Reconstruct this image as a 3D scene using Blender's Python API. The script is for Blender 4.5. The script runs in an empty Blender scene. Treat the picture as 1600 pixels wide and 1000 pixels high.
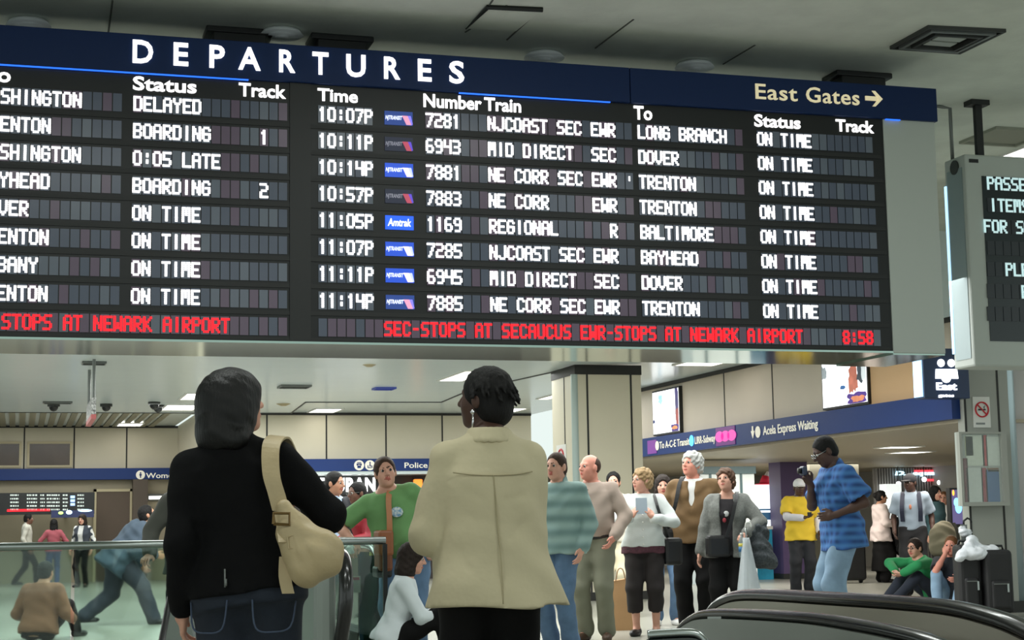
import bpy, math, random
import numpy as np
from mathutils import Matrix, Vector
random.seed(4)
SC = bpy.context.scene
COL = SC.collection

# ---------------------------------------------------------------- camera
FPX = 2560.0; PITCH = math.atan(320/FPX); ROLL = math.radians(.95); YAW = math.radians(16.8); EYE = 1.1
_f = np.array([math.sin(YAW)*math.cos(PITCH), math.cos(YAW)*math.cos(PITCH), math.sin(PITCH)])
_r = np.array([math.cos(YAW), -math.sin(YAW), 0.0]); _u = np.cross(_r, _f)
CR = _r*math.cos(ROLL) - _u*math.sin(ROLL); CU = _u*math.cos(ROLL) + _r*math.sin(ROLL); CF = _f
cam_data = bpy.data.cameras.new('camera'); cam = bpy.data.objects.new('camera', cam_data); COL.objects.link(cam)
cam_data.sensor_width = 36; cam_data.lens = FPX/1600*36; cam_data.clip_end = 200
M = Matrix.Identity(4)
for i in range(3):
    M[i][0] = CR[i]; M[i][1] = CU[i]; M[i][2] = -CF[i]
M.translation = (0, 0, EYE); cam.matrix_world = M
SC.camera = cam
SC.view_settings.view_transform = 'Standard'; SC.view_settings.look = 'None'
SC.view_settings.gamma = 1; SC.view_settings.use_curve_mapping = False
SC.view_settings.exposure = 0.0
# ---------------------------------------------------------------- daylight-free hall: soft ambient light
W = bpy.data.worlds.new('world'); SC.world = W; W.use_nodes = True
W.node_tree.nodes['Background'].inputs[0].default_value = (.80, .90, .86, 1)
W.node_tree.nodes['Background'].inputs[1].default_value = 1.05
def area(name, loc, sx, sy, power, colr=(1, .97, .9), rot=(0, 0, 0)):
    l = bpy.data.lights.new(name, 'AREA'); l.shape = 'RECTANGLE'; l.size = sx; l.size_y = sy
    l.energy = power; l.color = colr
    o = bpy.data.objects.new(name, l); COL.objects.link(o); o.location = loc; o.rotation_euler = rot
    return o
for x, y, e in ((-3.5, 2, 60), (3.0, 1.0, 60), (7.0, 6.0, 60), (0.2, 6.8, 55), (3.6, 8.6, 40)):
    area('hall_fill_lamp', (x, y, 5.03), 2.4, .5, e*1.4, (.95, 1, .96))  # unseen fill lamps added above and behind the view for women and board
for x, y, e in ((-3, 17, 60), (1.0, 18.5, 85), (4.5, 18.0, 85), (7.0, 17.2, 60), (1.5, 14.9, 45), (4.6, 14.9, 50), (7.4, 14.8, 40), (-2, 24, 85), (3, 25.5, 85), (6.6, 29.8, 60), (8.0, 24.8, 45),  # the row right behind the board is added to brighten people's fronts
                (3.4, 31.2, 70), (8.9, 28.5, 35), (0.5, 34.5, 60)):
    area('concourse_lamp_and_fill', (x, y, 3.36), 2.6, 2.6, e*2.0, (.98, 1, .97))
for x, y, e in ((12.5, 20.5, 70), (12.5, 25.5, 80), (15.5, 30, 80), (13, 32, 60)):
    area('arcade_lamp', (x, y, 2.18), 2.0, 2.0, e*1.15, (1, .94, .84))

# ---------------------------------------------------------------- pixel of the 1600x1000 frame -> point in the place
C0 = np.array([0, 0, EYE])
def ray(x, y): return CF + CR*(x-800)/FPX + CU*(500-y)/FPX
def atX(x, y, X): d = ray(x, y); return C0 + d*(X/d[0])
def atY(x, y, Y): d = ray(x, y); return C0 + d*(Y/d[1])
def atZ(x, y, Z): d = ray(x, y); return C0 + d*((Z-EYE)/d[2])
def atD(x, y, D): return C0 + ray(x, y)*D
def hor(x): return 820 - .01658*(x-800)

# ---------------------------------------------------------------- materials
def lin(c):
    return tuple(((v/255)/12.92 if v/255 <= .04045 else ((v/255+.055)/1.055)**2.4) for v in c)
MATS = {}
def mat(name, rgb, rough=.7, metal=0, emit=0, noise=0, nscale=8, bump=0, bscale=60, spec=.5, trans=0, coat=0, rgb2=None, alpha=1, stretch=None):
    if name in MATS: return MATS[name]
    m = bpy.data.materials.new(name); m.use_nodes = True; MATS[name] = m
    nt = m.node_tree; b = nt.nodes['Principled BSDF']
    c = (*lin(rgb), 1); b.inputs['Base Color'].default_value = c
    b.inputs['Roughness'].default_value = rough; b.inputs['Metallic'].default_value = metal
    b.inputs['Specular IOR Level'].default_value = spec
    if trans: b.inputs['Transmission Weight'].default_value = trans; b.inputs['IOR'].default_value = 1.45
    if coat: b.inputs['Coat Weight'].default_value = coat; b.inputs['Coat Roughness'].default_value = .08
    if alpha < 1: b.inputs['Alpha'].default_value = alpha
    if emit: b.inputs['Emission Color'].default_value = c; b.inputs['Emission Strength'].default_value = emit
    if noise or rgb2:
        t = nt.nodes.new('ShaderNodeTexCoord'); n = nt.nodes.new('ShaderNodeTexNoise'); n.inputs['Scale'].default_value = nscale
        n.inputs['Detail'].default_value = 5
        nt.links.new(t.outputs['Object'], n.inputs['Vector'])
        mx = nt.nodes.new('ShaderNodeMix'); mx.data_type = 'RGBA'
        k = 1-noise
        mx.inputs['A'].default_value = (*lin(rgb2), 1) if rgb2 else (c[0]*k, c[1]*k, c[2]*k, 1); mx.inputs['B'].default_value = c
        r = nt.nodes.new('ShaderNodeMapRange'); r.inputs['From Min'].default_value = .35; r.inputs['From Max'].default_value = .65
        nt.links.new(n.outputs['Fac'], r.inputs['Value']); nt.links.new(r.outputs['Result'], mx.inputs['Factor'])
        nt.links.new(mx.outputs['Result'], b.inputs['Base Color'])
        if emit: nt.links.new(mx.outputs['Result'], b.inputs['Emission Color'])
    if bump:
        t = nt.nodes.new('ShaderNodeTexCoord'); n = nt.nodes.new('ShaderNodeTexNoise'); n.inputs['Scale'].default_value = bscale
        n.inputs['Detail'].default_value = 3
        if stretch:
            mp = nt.nodes.new('ShaderNodeMapping'); mp.inputs['Scale'].default_value = stretch
            nt.links.new(t.outputs['Object'], mp.inputs['Vector']); nt.links.new(mp.outputs['Vector'], n.inputs['Vector'])
        else: nt.links.new(t.outputs['Object'], n.inputs['Vector'])
        bp = nt.nodes.new('ShaderNodeBump'); bp.inputs['Strength'].default_value = bump; bp.inputs['Distance'].default_value = .01
        nt.links.new(n.outputs['Fac'], bp.inputs['Height']); nt.links.new(bp.outputs['Normal'], b.inputs['Normal'])
    return m
def plaid(name, a, b_, c_):
    m = mat(name, a, .85); nt = m.node_tree; b = nt.nodes['Principled BSDF']
    t = nt.nodes.new('ShaderNodeTexCoord')
    def wave(direction, scale):
        w = nt.nodes.new('ShaderNodeTexWave'); w.bands_direction = direction; w.inputs['Scale'].default_value = scale
        nt.links.new(t.outputs['Object'], w.inputs['Vector']); return w
    w1 = wave('X', 5.5); w2 = wave('Z', 4.5); w3 = wave('Z', 13)
    m1 = nt.nodes.new('ShaderNodeMix'); m1.data_type = 'RGBA'; m1.inputs['A'].default_value = (*lin(a), 1); m1.inputs['B'].default_value = (*lin(b_), 1)
    nt.links.new(w1.outputs['Fac'], m1.inputs['Factor'])
    m2 = nt.nodes.new('ShaderNodeMix'); m2.data_type = 'RGBA'; m2.inputs['B'].default_value = (*lin(c_), 1)
    mu = nt.nodes.new('ShaderNodeMath'); mu.operation = 'MULTIPLY'; mu.inputs[1].default_value = .7
    nt.links.new(w2.outputs['Fac'], mu.inputs[0]); nt.links.new(mu.outputs[0], m2.inputs['Factor']); nt.links.new(m1.outputs['Result'], m2.inputs['A'])
    nt.links.new(m2.outputs['Result'], b.inputs['Base Color'])
    return m
def stripes(name, a, b_, scale=6, direction='Z', rough=.85):
    m = mat(name, a, rough); nt = m.node_tree; b = nt.nodes['Principled BSDF']
    t = nt.nodes.new('ShaderNodeTexCoord'); w = nt.nodes.new('ShaderNodeTexWave'); w.bands_direction = direction; w.inputs['Scale'].default_value = scale
    nt.links.new(t.outputs['Object'], w.inputs['Vector'])
    m1 = nt.nodes.new('ShaderNodeMix'); m1.data_type = 'RGBA'; m1.inputs['A'].default_value = (*lin(a), 1); m1.inputs['B'].default_value = (*lin(b_), 1)
    nt.links.new(w.outputs['Fac'], m1.inputs['Factor']); nt.links.new(m1.outputs['Result'], b.inputs['Base Color'])
    return m

# ---------------------------------------------------------------- objects
def tag(o, label, cat, group=None, kind=None):
    o['label'] = label; o['category'] = cat
    if group: o['group'] = group
    if kind: o['kind'] = kind
    return o
def thing(name, label, cat, loc=(0, 0, 0), rz=0, group=None):
    o = bpy.data.objects.new(name, None); COL.objects.link(o); o.empty_display_size = .1
    o.location = [float(v) for v in loc]; o.rotation_euler = (0, 0, rz)
    return tag(o, label, cat, group)
def root_loc(p):
    while p.parent: p = p.parent
    return np.array(p.location)
def link_mesh(name, V, Fc, mats, mi=None, parent=None, smooth=False):
    me = bpy.data.meshes.new(name); me.from_pydata([tuple(map(float, v)) for v in V], [], [tuple(map(int, f)) for f in Fc])
    for m in (mats if isinstance(mats, (list, tuple)) else [mats]): me.materials.append(m)
    if mi is not None: me.polygons.foreach_set('material_index', np.asarray(mi, dtype=np.int32))
    if smooth: me.polygons.foreach_set('use_smooth', np.ones(len(me.polygons), dtype=bool))
    me.update()
    o = bpy.data.objects.new(name, me); COL.objects.link(o)
    if parent: o.parent = parent
    return o
class MB:
    def __init__(s): s.V = []; s.F = []; s.I = []
    def add(s, V, F, mi=0):
        n = len(s.V); s.V += [tuple(v) for v in V]; s.F += [tuple(i+n for i in f) for f in F]; s.I += [mi]*len(F); return s
    def hexa(s, P, mi=0):      # eight corners: four of one face, then the four opposite
        return s.add(P, [(0, 3, 2, 1), (4, 5, 6, 7), (0, 1, 5, 4), (1, 2, 6, 5), (2, 3, 7, 6), (3, 0, 4, 7)], mi)
    def box(s, lo, hi, mi=0):
        x0, y0, z0 = lo; x1, y1, z1 = hi
        return s.hexa([(x0, y0, z0), (x1, y0, z0), (x1, y1, z0), (x0, y1, z0), (x0, y0, z1), (x1, y0, z1), (x1, y1, z1), (x0, y1, z1)], mi)
    def slab(s, pts, thick, mi=0):   # polygon with thickness vector
        n = len(pts); t = np.array(thick); P = [np.array(p, float) for p in pts]
        return s.add(P+[p+t for p in P], [tuple(range(n))[::-1], tuple(range(n, 2*n))]+[(i, (i+1) % n, (i+1) % n+n, i+n) for i in range(n)], mi)
    def tube(s, path, r, seg=10, mi=0, flat=None):
        P = [np.array(p, float) for p in path]; n = len(P); rr = r if isinstance(r, (list, tuple)) else [r]*n
        V = []; F = []; up = np.array((0, 0, 1.0)); prev = None
        for i, p in enumerate(P):
            t = P[min(i+1, n-1)]-P[max(i-1, 0)]; t /= np.linalg.norm(t)+1e-9
            if prev is None:
                a = np.cross(t, up)
                if np.linalg.norm(a) < .1: a = np.cross(t, (1, 0, 0))
            else: a = prev-t*(prev@t)
            a /= np.linalg.norm(a)+1e-9; prev = a; b = np.cross(t, a)
            for k in range(seg):
                q = 2*math.pi*k/seg; kb = flat if flat else 1
                V.append(p+rr[i]*(a*math.cos(q)+b*math.sin(q)*kb))
        for i in range(n-1):
            for k in range(seg): F.append((i*seg+k, i*seg+(k+1) % seg, (i+1)*seg+(k+1) % seg, (i+1)*seg+k))
        F.append(tuple(range(seg))[::-1]); F.append(tuple(range((n-1)*seg, n*seg)))
        return s.add(V, F, mi)
    def ribbon(s, path, wvec, th, mi=0):   # flat strap along a path, wvec = half-width vector(s)
        P = [np.array(p, float) for p in path]; n = len(P); V = []; F = []
        for i, p in enumerate(P):
            w = np.array(wvec[i] if np.ndim(wvec) > 1 else wvec, float)
            t = P[min(i+1, n-1)]-P[max(i-1, 0)]; t /= np.linalg.norm(t)+1e-9
            nn = np.cross(t, w); nn = nn/(np.linalg.norm(nn)+1e-9)*th/2
            V += [p-w-nn, p+w-nn, p+w+nn, p-w+nn]
        for i in range(n-1):
            for k in range(4): F.append((i*4+k, i*4+(k+1) % 4, (i+1)*4+(k+1) % 4, (i+1)*4+k))
        F += [(3, 2, 1, 0), (n*4-4, n*4-3, n*4-2, n*4-1)]
        return s.add(V, F, mi)
    def ball(s, c, r, seg=14, rings=8, mi=0, fn=None):
        r = r if isinstance(r, (tuple, list)) else (r, r, r); V = []; F = []; I = []
        for i in range(rings+1):
            a = math.pi*i/rings
            for k in range(seg):
                b = 2*math.pi*k/seg; V.append((c[0]+r[0]*math.sin(a)*math.cos(b), c[1]+r[1]*math.sin(a)*math.sin(b), c[2]+r[2]*math.cos(a)))
        for i in range(rings):
            for k in range(seg): F.append((i*seg+k, (i+1)*seg+k, (i+1)*seg+(k+1) % seg, i*seg+(k+1) % seg))
        return s.add(V, F, mi)
    def disc(s, c, r, u, v, seg=24, th=.01, mi=0):
        c = np.array(c, float); u = np.array(u, float); v = np.array(v, float); n = np.cross(u, v)
        return s.slab([c+r*(u*math.cos(2*math.pi*k/seg)+v*math.sin(2*math.pi*k/seg)) for k in range(seg)], n*th, mi)
    def build(s, name, mats, parent=None, smooth=False, bevel=0, label=None):
        V = np.array(s.V, float)
        if parent is not None:
            rl = root_loc(parent); V = V-rl
        o = link_mesh(name, V, s.F, mats, s.I, parent, smooth)
        if bevel:
            b = o.modifiers.new('bevel', 'BEVEL'); b.width = bevel; b.segments = 2; b.limit_method = 'ANGLE'
        if label: o['label'] = label
        return o
def struct(o, label=None, cat=None):
    o['kind'] = 'structure'
    if label: o['label'] = label
    if cat: o['category'] = cat
    return o
XR = np.array((1., 0, 0)); ZU = np.array((0, 0, 1.)); YF = np.array((0, 1., 0))
def text(name, s, org, h, m, parent, right=XR, up=ZU, width=None, th=.01, bold=0, align='L', shear=0, spacing=1.0):
    cu = bpy.data.curves.new('t', 'FONT'); cu.body = s; cu.size = 1; cu.offset = bold; cu.shear = shear; cu.extrude = .5
    cu.resolution_u = 3; cu.space_character = spacing
    o = bpy.data.objects.new('t', cu); COL.objects.link(o)
    dg = bpy.context.evaluated_depsgraph_get(); me = bpy.data.meshes.new_from_object(o.evaluated_get(dg))
    n = len(me.vertices); co = np.empty(n*3); me.vertices.foreach_get('co', co); co = co.reshape(-1, 3)
    Fc = [tuple(p.vertices) for p in me.polygons]
    bpy.data.objects.remove(o); bpy.data.curves.remove(cu); bpy.data.meshes.remove(me)
    x0, x1 = co[:, 0].min(), co[:, 0].max(); sy = h/.729; sx = width/(x1-x0) if width else sy
    co[:, 0] = (co[:, 0]-x0)*sx; co[:, 1] *= sy
    if align == 'C': co[:, 0] -= (x1-x0)*sx/2
    right = np.array(right, float); up = np.array(up, float); nn = np.cross(right, up)
    V = np.array(org, float)+co[:, :1]*right+co[:, 1:2]*up+(co[:, 2:3]+.5)*th*nn
    if parent is not None: V = V-root_loc(parent)
    return link_mesh(name, V, Fc, m, None, parent)

# 5 x 7 flap lettering
G = {'A': '0E11111F111111', 'B': '1E11111E11111E', 'C': '0E11101010110E', 'D': '1E11111111111E', 'E': '1F10101E10101F', 'F': '1F10101E101010',
     'G': '0E11101711110E', 'H': '1111111F111111', 'I': '04040404040404', 'J': '0101010101110E', 'K': '11121418141211', 'L': '1010101010101F',
     'M': '1B151515111111', 'N': '11191915131311', 'O': '0E11111111110E', 'P': '1E11111E101010', 'R': '1E11111E141211', 'S': '0F10100E01011E',
     'T': '1F040404040404', 'U': '1111111111110E', 'V': '11111111110A04', 'W': '11111115151B11', 'Y': '11110A04040404', '0': '0E11111111110E',
     '1': '040C0404040404', '2': '1E01010E10101F', '3': '1E01010E01011E', '4': '1111111F010101', '5': '1F10101E01011E', '6': '0E10101E11110E',
     '7': '1F010202040408', '8': '0E11110E11110E', '9': '0E11110F01010E', ':': '00040400040400', '-': '0000000E000000', "'": '040404000000000'}
def flaps(mb, s, x0, zc, Y, pitch=.0724, hgt=.112, th=.004, mi=0, fill=.82):
    pw = pitch*fill/5; ph = hgt/7
    for i, ch in enumerate(s):
        if ch not in G: continue
        g = G[ch]; xa = x0+i*pitch+pitch*(1-fill)/2
        for r in range(7):
            bits = int(g[2*r:2*r+2], 16); c = 0
            while c < 5:
                if bits >> (4-c) & 1:
                    e = c
                    while e < 4 and bits >> (4-e-1) & 1: e += 1
                    za = zc+hgt/2-(r+1)*ph
                    mb.box((xa+c*pw-pw*.29, Y-th, za-ph*.06), (xa+(e+1)*pw+pw*.29, Y, za+ph*1.02), mi); c = e+1
                else: c += 1
    return mb
def cells(mb, n, x0, zc, Y, pitch=.0724, hgt=.137, mis=(0, 1, 2), p=(.6, .2, .2)):
    for i in range(n):
        mb.box((x0+i*pitch+.004, Y-.006, zc-hgt/2), (x0+(i+1)*pitch-.004, Y, zc+hgt/2), random.choices(mis, p)[0])
    return mb

# ---------------------------------------------------------------- implicit-surface modeller (one continuous skin per body / garment)
def nrm(v): v = np.array(v, float); return v/(np.linalg.norm(v)+1e-9)
def P_cone(a, b, ra, rb, flat=None):
    a = np.array(a, float); b = np.array(b, float); R = max(ra, rb)*(max(1, flat[1]) if flat is not None else 1)
    def f(X):
        ba = b-a; t = np.clip(((X-a)@ba)/(ba@ba+1e-12), 0, 1)[..., None]
        v = X-a-t*ba; s = 1
        if flat is not None:
            n, s = flat; n = nrm(n); v = v+(v@n)[..., None]*n*(1/s-1)
        return (np.sqrt((v*v).sum(-1))-(ra+(rb-ra)*t[..., 0]))*min(1, s)
    return f, np.minimum(a, b)-R, np.maximum(a, b)+R
def P_ell(c, r, Mx=None):
    c = np.array(c, float); r = np.array(r if np.ndim(r) else (r, r, r), float); Mx = np.eye(3) if Mx is None else np.array(Mx)
    def f(X):
        q = (X-c)@Mx; k0 = np.sqrt(((q/r)**2).sum(-1)); k1 = np.sqrt(((q/r**2)**2).sum(-1))+1e-9
        return k0*(k0-1)/k1
    e = np.abs(Mx)@r
    return f, c-e, c+e
def P_loft(rings, o=(0, 0, 0), Mx=None, n=2.3):
    A = np.array(rings, float); o = np.array(o, float); Mx = np.eye(3) if Mx is None else np.array(Mx)
    if A[0, 0] > A[-1, 0]: A = A[::-1]
    def f(X):
        q = (X-o)@Mx; z = q[..., 2]
        cx, cy, rx, ry = (np.interp(z, A[:, 0], A[:, i]) for i in (1, 2, 3, 4))
        e = (np.abs((q[..., 0]-cx)/rx)**n+np.abs((q[..., 1]-cy)/ry)**n)**(1/n)
        return np.maximum((e-1)*np.minimum(rx, ry), np.maximum(A[0, 0]-z, z-A[-1, 0]))
    P = np.array([o+Mx@np.array((r[1]+sx*r[3], r[2]+sy*r[4], r[0])) for r in A for sx in (-1, 1) for sy in (-1, 1)])
    return f, P.min(0), P.max(0)
def wrinkle(X, amp, sc, ph):
    x, y, z = X[..., 0]*sc, X[..., 1]*sc, X[..., 2]*sc
    return amp*(np.sin(x*1.1+2.3*np.sin(z*.7+ph)+ph)*np.cos(z*1.6+1.7*np.sin(x*.9+y*.8))+.5*np.sin(y*2.1+z*2.7+x*1.3+ph*2))
def sdf(prims, h, amp=0, wsc=18, ph=0, clip=None):
    """prims: (P, k, material, op) -> verts, quads, material index"""
    adds = [p for p in prims if p[3] > 0]
    lo = np.min([p[0][1] for p in adds], 0)-3*h; hi = np.max([p[0][2] for p in adds], 0)+3*h
    if clip is not None: lo = np.maximum(lo, clip[0]); hi = np.minimum(hi, clip[1])
    n = np.maximum(np.ceil((hi-lo)/h).astype(int)+1, 4)
    ax = [lo[i]+h*np.arange(n[i]) for i in range(3)]
    f = np.full(n, .2, np.float32); best = np.full(n, 9., np.float32); mi = np.zeros(n, np.int8)
    for (P, k, m, op) in prims:
        mg = k+3*h
        a = np.clip(np.floor((P[1]-mg-lo)/h).astype(int), 0, n); b = np.clip(np.ceil((P[2]+mg-lo)/h).astype(int)+1, 0, n)
        if (b-a).min() <= 0: continue
        sl = tuple(slice(a[i], b[i]) for i in range(3))
        X = np.stack(np.meshgrid(*[ax[i][a[i]:b[i]] for i in range(3)], indexing='ij'), -1)
        d = P[0](X)
        g = f[sl]
        if op > 0:
            hh = np.maximum(k-np.abs(g-d), 0)/max(k, 1e-6)
            f[sl] = np.minimum(g, d)-hh*hh*k*.25
            w = d < best[sl]; mi[sl] = np.where(w, m, mi[sl]); best[sl] = np.where(w, d, best[sl])
        else:
            d = -d; hh = np.maximum(k-np.abs(g-d), 0)/max(k, 1e-6)
            f[sl] = np.maximum(g, d)+hh*hh*k*.25
    if amp:
        X = np.stack(np.meshgrid(*ax, indexing='ij'), -1); f = f+wrinkle(X, amp, wsc, ph)
    for i in range(3):   # close at the border
        idx = [slice(None)]*3
        for e in (0, -1): idx[i] = e; f[tuple(idx)] = np.maximum(f[tuple(idx)], .3*h)
    return nets(f, lo, h, mi)
def nets(f, lo, h, mi):
    n = np.array(f.shape)-1; s = f < 0
    cs = [(i, j, k) for i in (0, 1) for j in (0, 1) for k in (0, 1)]
    cnt = np.zeros(n, np.int8)
    for c in cs: cnt += s[c[0]:c[0]+n[0], c[1]:c[1]+n[1], c[2]:c[2]+n[2]]
    act = np.argwhere((cnt > 0) & (cnt < 8)); N = len(act)
    vid = -np.ones(n, np.int64); vid[tuple(act.T)] = np.arange(N)
    acc = np.zeros((N, 3)); w = np.zeros(N)
    for c in cs:
        for a in range(3):
            if c[a]: continue
            c2 = list(c); c2[a] = 1
            p = act+np.array(c); q = act+np.array(c2)
            fa = f[tuple(p.T)]; fb = f[tuple(q.T)]; cr = (fa < 0) != (fb < 0)
            t = np.where(cr, fa/np.where(np.abs(fa-fb) < 1e-9, 1e-9, fa-fb), 0)
            pt = np.array(c, float)[None].repeat(N, 0); pt[:, a] += t
            acc += pt*cr[:, None]; w += cr
    V = lo+h*(act+acc/np.maximum(w, 1)[:, None]); VM = mi[tuple(act.T)]
    Q = []; QM = []
    for a in range(3):
        b, c = (a+1) % 3, (a+2) % 3
        s0 = [slice(None)]*3; s1 = [slice(None)]*3; s0[a] = slice(0, -1); s1[a] = slice(1, None)
        e = np.argwhere(s[tuple(s0)] != s[tuple(s1)])
        e = e[(e[:, b] > 0) & (e[:, c] > 0) & (e[:, b] < n[b]) & (e[:, c] < n[c])]
        if not len(e): continue
        inn = s[tuple(e.T)]
        def v(db, dc):
            q = e.copy(); q[:, b] -= db; q[:, c] -= dc; return vid[tuple(q.T)]
        q = np.stack([v(1, 1), v(0, 1), v(0, 0), v(1, 0)], 1)
        q[~inn] = q[~inn][:, ::-1]; Q.append(q)
    Q = np.concatenate(Q); Q = Q[(Q >= 0).all(1)]
    return V, Q, VM[Q[:, 0]]
def build_sdf(name, parts, mats, parent, scale=1.0, label=None):
    Vs, Qs, Ms, n = [], [], [], 0
    for V, Q, m in parts:
        Vs.append(V*scale); Qs.append(Q+n); Ms.append(m); n += len(V)
    V = np.concatenate(Vs); Q = np.concatenate(Qs); Mi = np.concatenate(Ms)
    me = bpy.data.meshes.new(name); me.vertices.add(len(V)); me.vertices.foreach_set('co', V.astype(np.float32).ravel())
    me.loops.add(len(Q)*4); me.polygons.add(len(Q))
    me.polygons.foreach_set('loop_start', np.arange(0, len(Q)*4, 4, dtype=np.int32)); me.polygons.foreach_set('loop_total', np.full(len(Q), 4, np.int32))
    me.loops.foreach_set('vertex_index', Q.astype(np.int32).ravel())
    for m in (mats if isinstance(mats, (list, tuple)) else [mats]): me.materials.append(m)
    me.polygons.foreach_set('material_index', Mi.astype(np.int32)); me.polygons.foreach_set('use_smooth', np.ones(len(Q), bool))
    me.update(calc_edges=True); me.validate()
    o = bpy.data.objects.new(name, me); COL.objects.link(o); o.parent = parent
    if label: o['label'] = label
    return o
# ---------------------------------------------------------------- people
SK = {'dark': (78, 52, 42), 'brown': (112, 76, 60), 'light': (214, 160, 138), 'tan': (186, 136, 108), 'pink': (222, 150, 130)}
def skinm(k): return mat('skin_'+k, SK[k], .55, noise=.08, nscale=20)
def lipm(k): return mat('lip_'+k, tuple(int(v*f) for v, f in zip(SK[k], (.82, .58, .58))), .5)
HAIRC = {'black': (15, 13, 13), 'dark': (40, 29, 24), 'brown': (66, 46, 34), 'grey': (190, 190, 186), 'blond': (168, 140, 102), 'chestnut': (92, 64, 46), 'ginger': (120, 82, 52)}
def hairm(k): return mat('hair_'+k, HAIRC[k], .7, spec=.3, noise=.25, nscale=40, bump=.45, bscale=1, stretch=(130, 130, 22))
CL = {}
def cloth(name, rgb, rough=.85, noise=.06, nscale=10, bump=.15, bscale=220, **k): return mat(name, rgb, rough, noise=noise, nscale=nscale, bump=bump, bscale=bscale, **k)
BASE = {'m': [(-.10, 0, -.01, .150, .095), (0, 0, -.015, .160, .105), (.10, 0, -.005, .148, .100), (.20, 0, 0, .145, .098), (.30, 0, 0, .160, .106), (.39, 0, -.005, .166, .100), (.45, 0, -.01, .140, .085), (.495, 0, -.012, .085, .068), (.53, 0, -.012, .058, .058)],
        'f': [(-.10, 0, -.01, .160, .105), (0, 0, -.02, .170, .112), (.10, 0, -.005, .142, .096), (.18, 0, 0, .128, .088), (.29, 0, .015, .148, .115), (.38, 0, 0, .150, .098), (.45, 0, -.01, .125, .080), (.495, 0, -.012, .078, .062), (.53, 0, -.012, .052, .052)]}
def base_rings(sex, z0, z1, t, girth=1, belly=0, flare=0, n=12):
    A = np.array(BASE[sex]); out = []
    for z in np.linspace(z0, z1, n):
        zz = max(z, A[0, 0]); c = [np.interp(zz, A[:, 0], A[:, i]) for i in (1, 2, 3, 4)]
        g = girth if z < .42 else 1+(girth-1)*max(0, (.5-z)/.08)
        b = belly*math.exp(-((z-.14)/.13)**2)
        fl = flare*max(0, (.15-z))
        out.append((z, c[0], c[1]+b*.6, c[2]*g+t+b*.5+fl, c[3]*g+t+b*.8+fl))
    return out
def ik(a, b, l1, l2, pole):
    a = np.array(a, float); b = np.array(b, float); v = b-a; D = np.linalg.norm(v)
    if D > l1+l2-.002: b = a+v/D*(l1+l2-.002); v = b-a; D = np.linalg.norm(v)
    e = v/D; x = (l1*l1-l2*l2+D*D)/(2*D); h = math.sqrt(max(l1*l1-x*x, 0))
    p = np.array(pole, float); p = nrm(p-e*(p@e))
    return a+e*x+p*h, b
def rotm(yaw=0, pitch=0, roll=0):     # yaw + = to the person's left, pitch + = up, roll + = towards the right shoulder
    y, p, r = (math.radians(v) for v in (yaw, pitch, roll))
    return np.array(Matrix.Rotation(y, 3, 'Z') @ Matrix.Rotation(p, 3, 'X') @ Matrix.Rotation(r, 3, 'Y'))
class Fig: pass
def hair_prims(kind, E, Cn):
    face = E((0, .105, -.036), (.074, .075, .120), .012, -1)
    low = E((0, -.02, -.16), (.14, .14, .075), .01, -1)
    if kind == 'short': return [E((0, -.012, .030), (.085, .103, .096), .01), E((0, -.05, -.03), (.078, .062, .06), .03), face, low], .002, 60
    if kind == 'crop': return [E((0, -.014, .028), (.080, .099, .095), .01), E((0, -.045, -.03), (.076, .062, .06), .03), E((0, .10, -.04), (.085, .075, .115), .01, -1), low], .001, 60
    if kind == 'bald': return [E((0, -.03, .018), (.080, .084, .090), .01), E((0, .075, .09), (.062, .075, .07), .03, -1), E((0, .10, -.03), (.10, .085, .12), .01, -1), low], .001, 60
    if kind == 'wavy': return [E((0, -.012, .038), (.096, .112, .100), .01), E((0, -.05, -.03), (.09, .07, .07), .03), E((0, .112, -.045), (.070, .075, .110), .012, -1), low], .008, 48
    if kind == 'bob': return [E((0, -.010, .032), (.095, .110, .100), .01), E((0, -.035, -.07), (.104, .085, .11), .05), E((.0, -.06, -.11), (.095, .06, .075), .04), E((0, .115, -.065), (.062, .08, .125), .012, -1)], .003, 45
    if kind == 'long': return [E((0, -.010, .032), (.092, .108, .100), .01), E((0, -.04, -.08), (.102, .08, .13), .05), E((0, -.075, -.18), (.095, .05, .11), .05), E((0, .115, -.065), (.062, .08, .135), .012, -1)], .003, 45
    if kind == 'bun': return [E((0, -.012, .030), (.085, .103, .096), .01), E((0, -.05, -.03), (.078, .062, .06), .03), E((0, -.115, .03), (.05, .045, .05), .02), face, low], .003, 60
    if kind == 'twists':
        L = [E((0, -.014, .030), (.088, .104, .098), .01), E((0, -.05, -.04), (.080, .066, .07), .03), E((0, .105, -.06), (.080, .078, .112), .012, -1)]
        for i in range(110):
            a = random.uniform(0, 2*math.pi); q = random.uniform(-.2, 1); s_ = math.sqrt(1-q*q) if q < 1 else 0
            dx, dy = s_*math.cos(a), s_*math.sin(a)
            if dy > .35 and q < .45: continue
            p = np.array((dx*.083, -.012+dy*.098, .03+q*.092)); e = p+np.array((dx*.02, dy*.02-.012, -.032 if q < .7 else -.012))
            L.append(Cn(p, e, .0085, .005, .003))
        L.append(E((0, -.01, -.175), (.14, .14, .06), .01, -1)); return L, 0, 30
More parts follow.
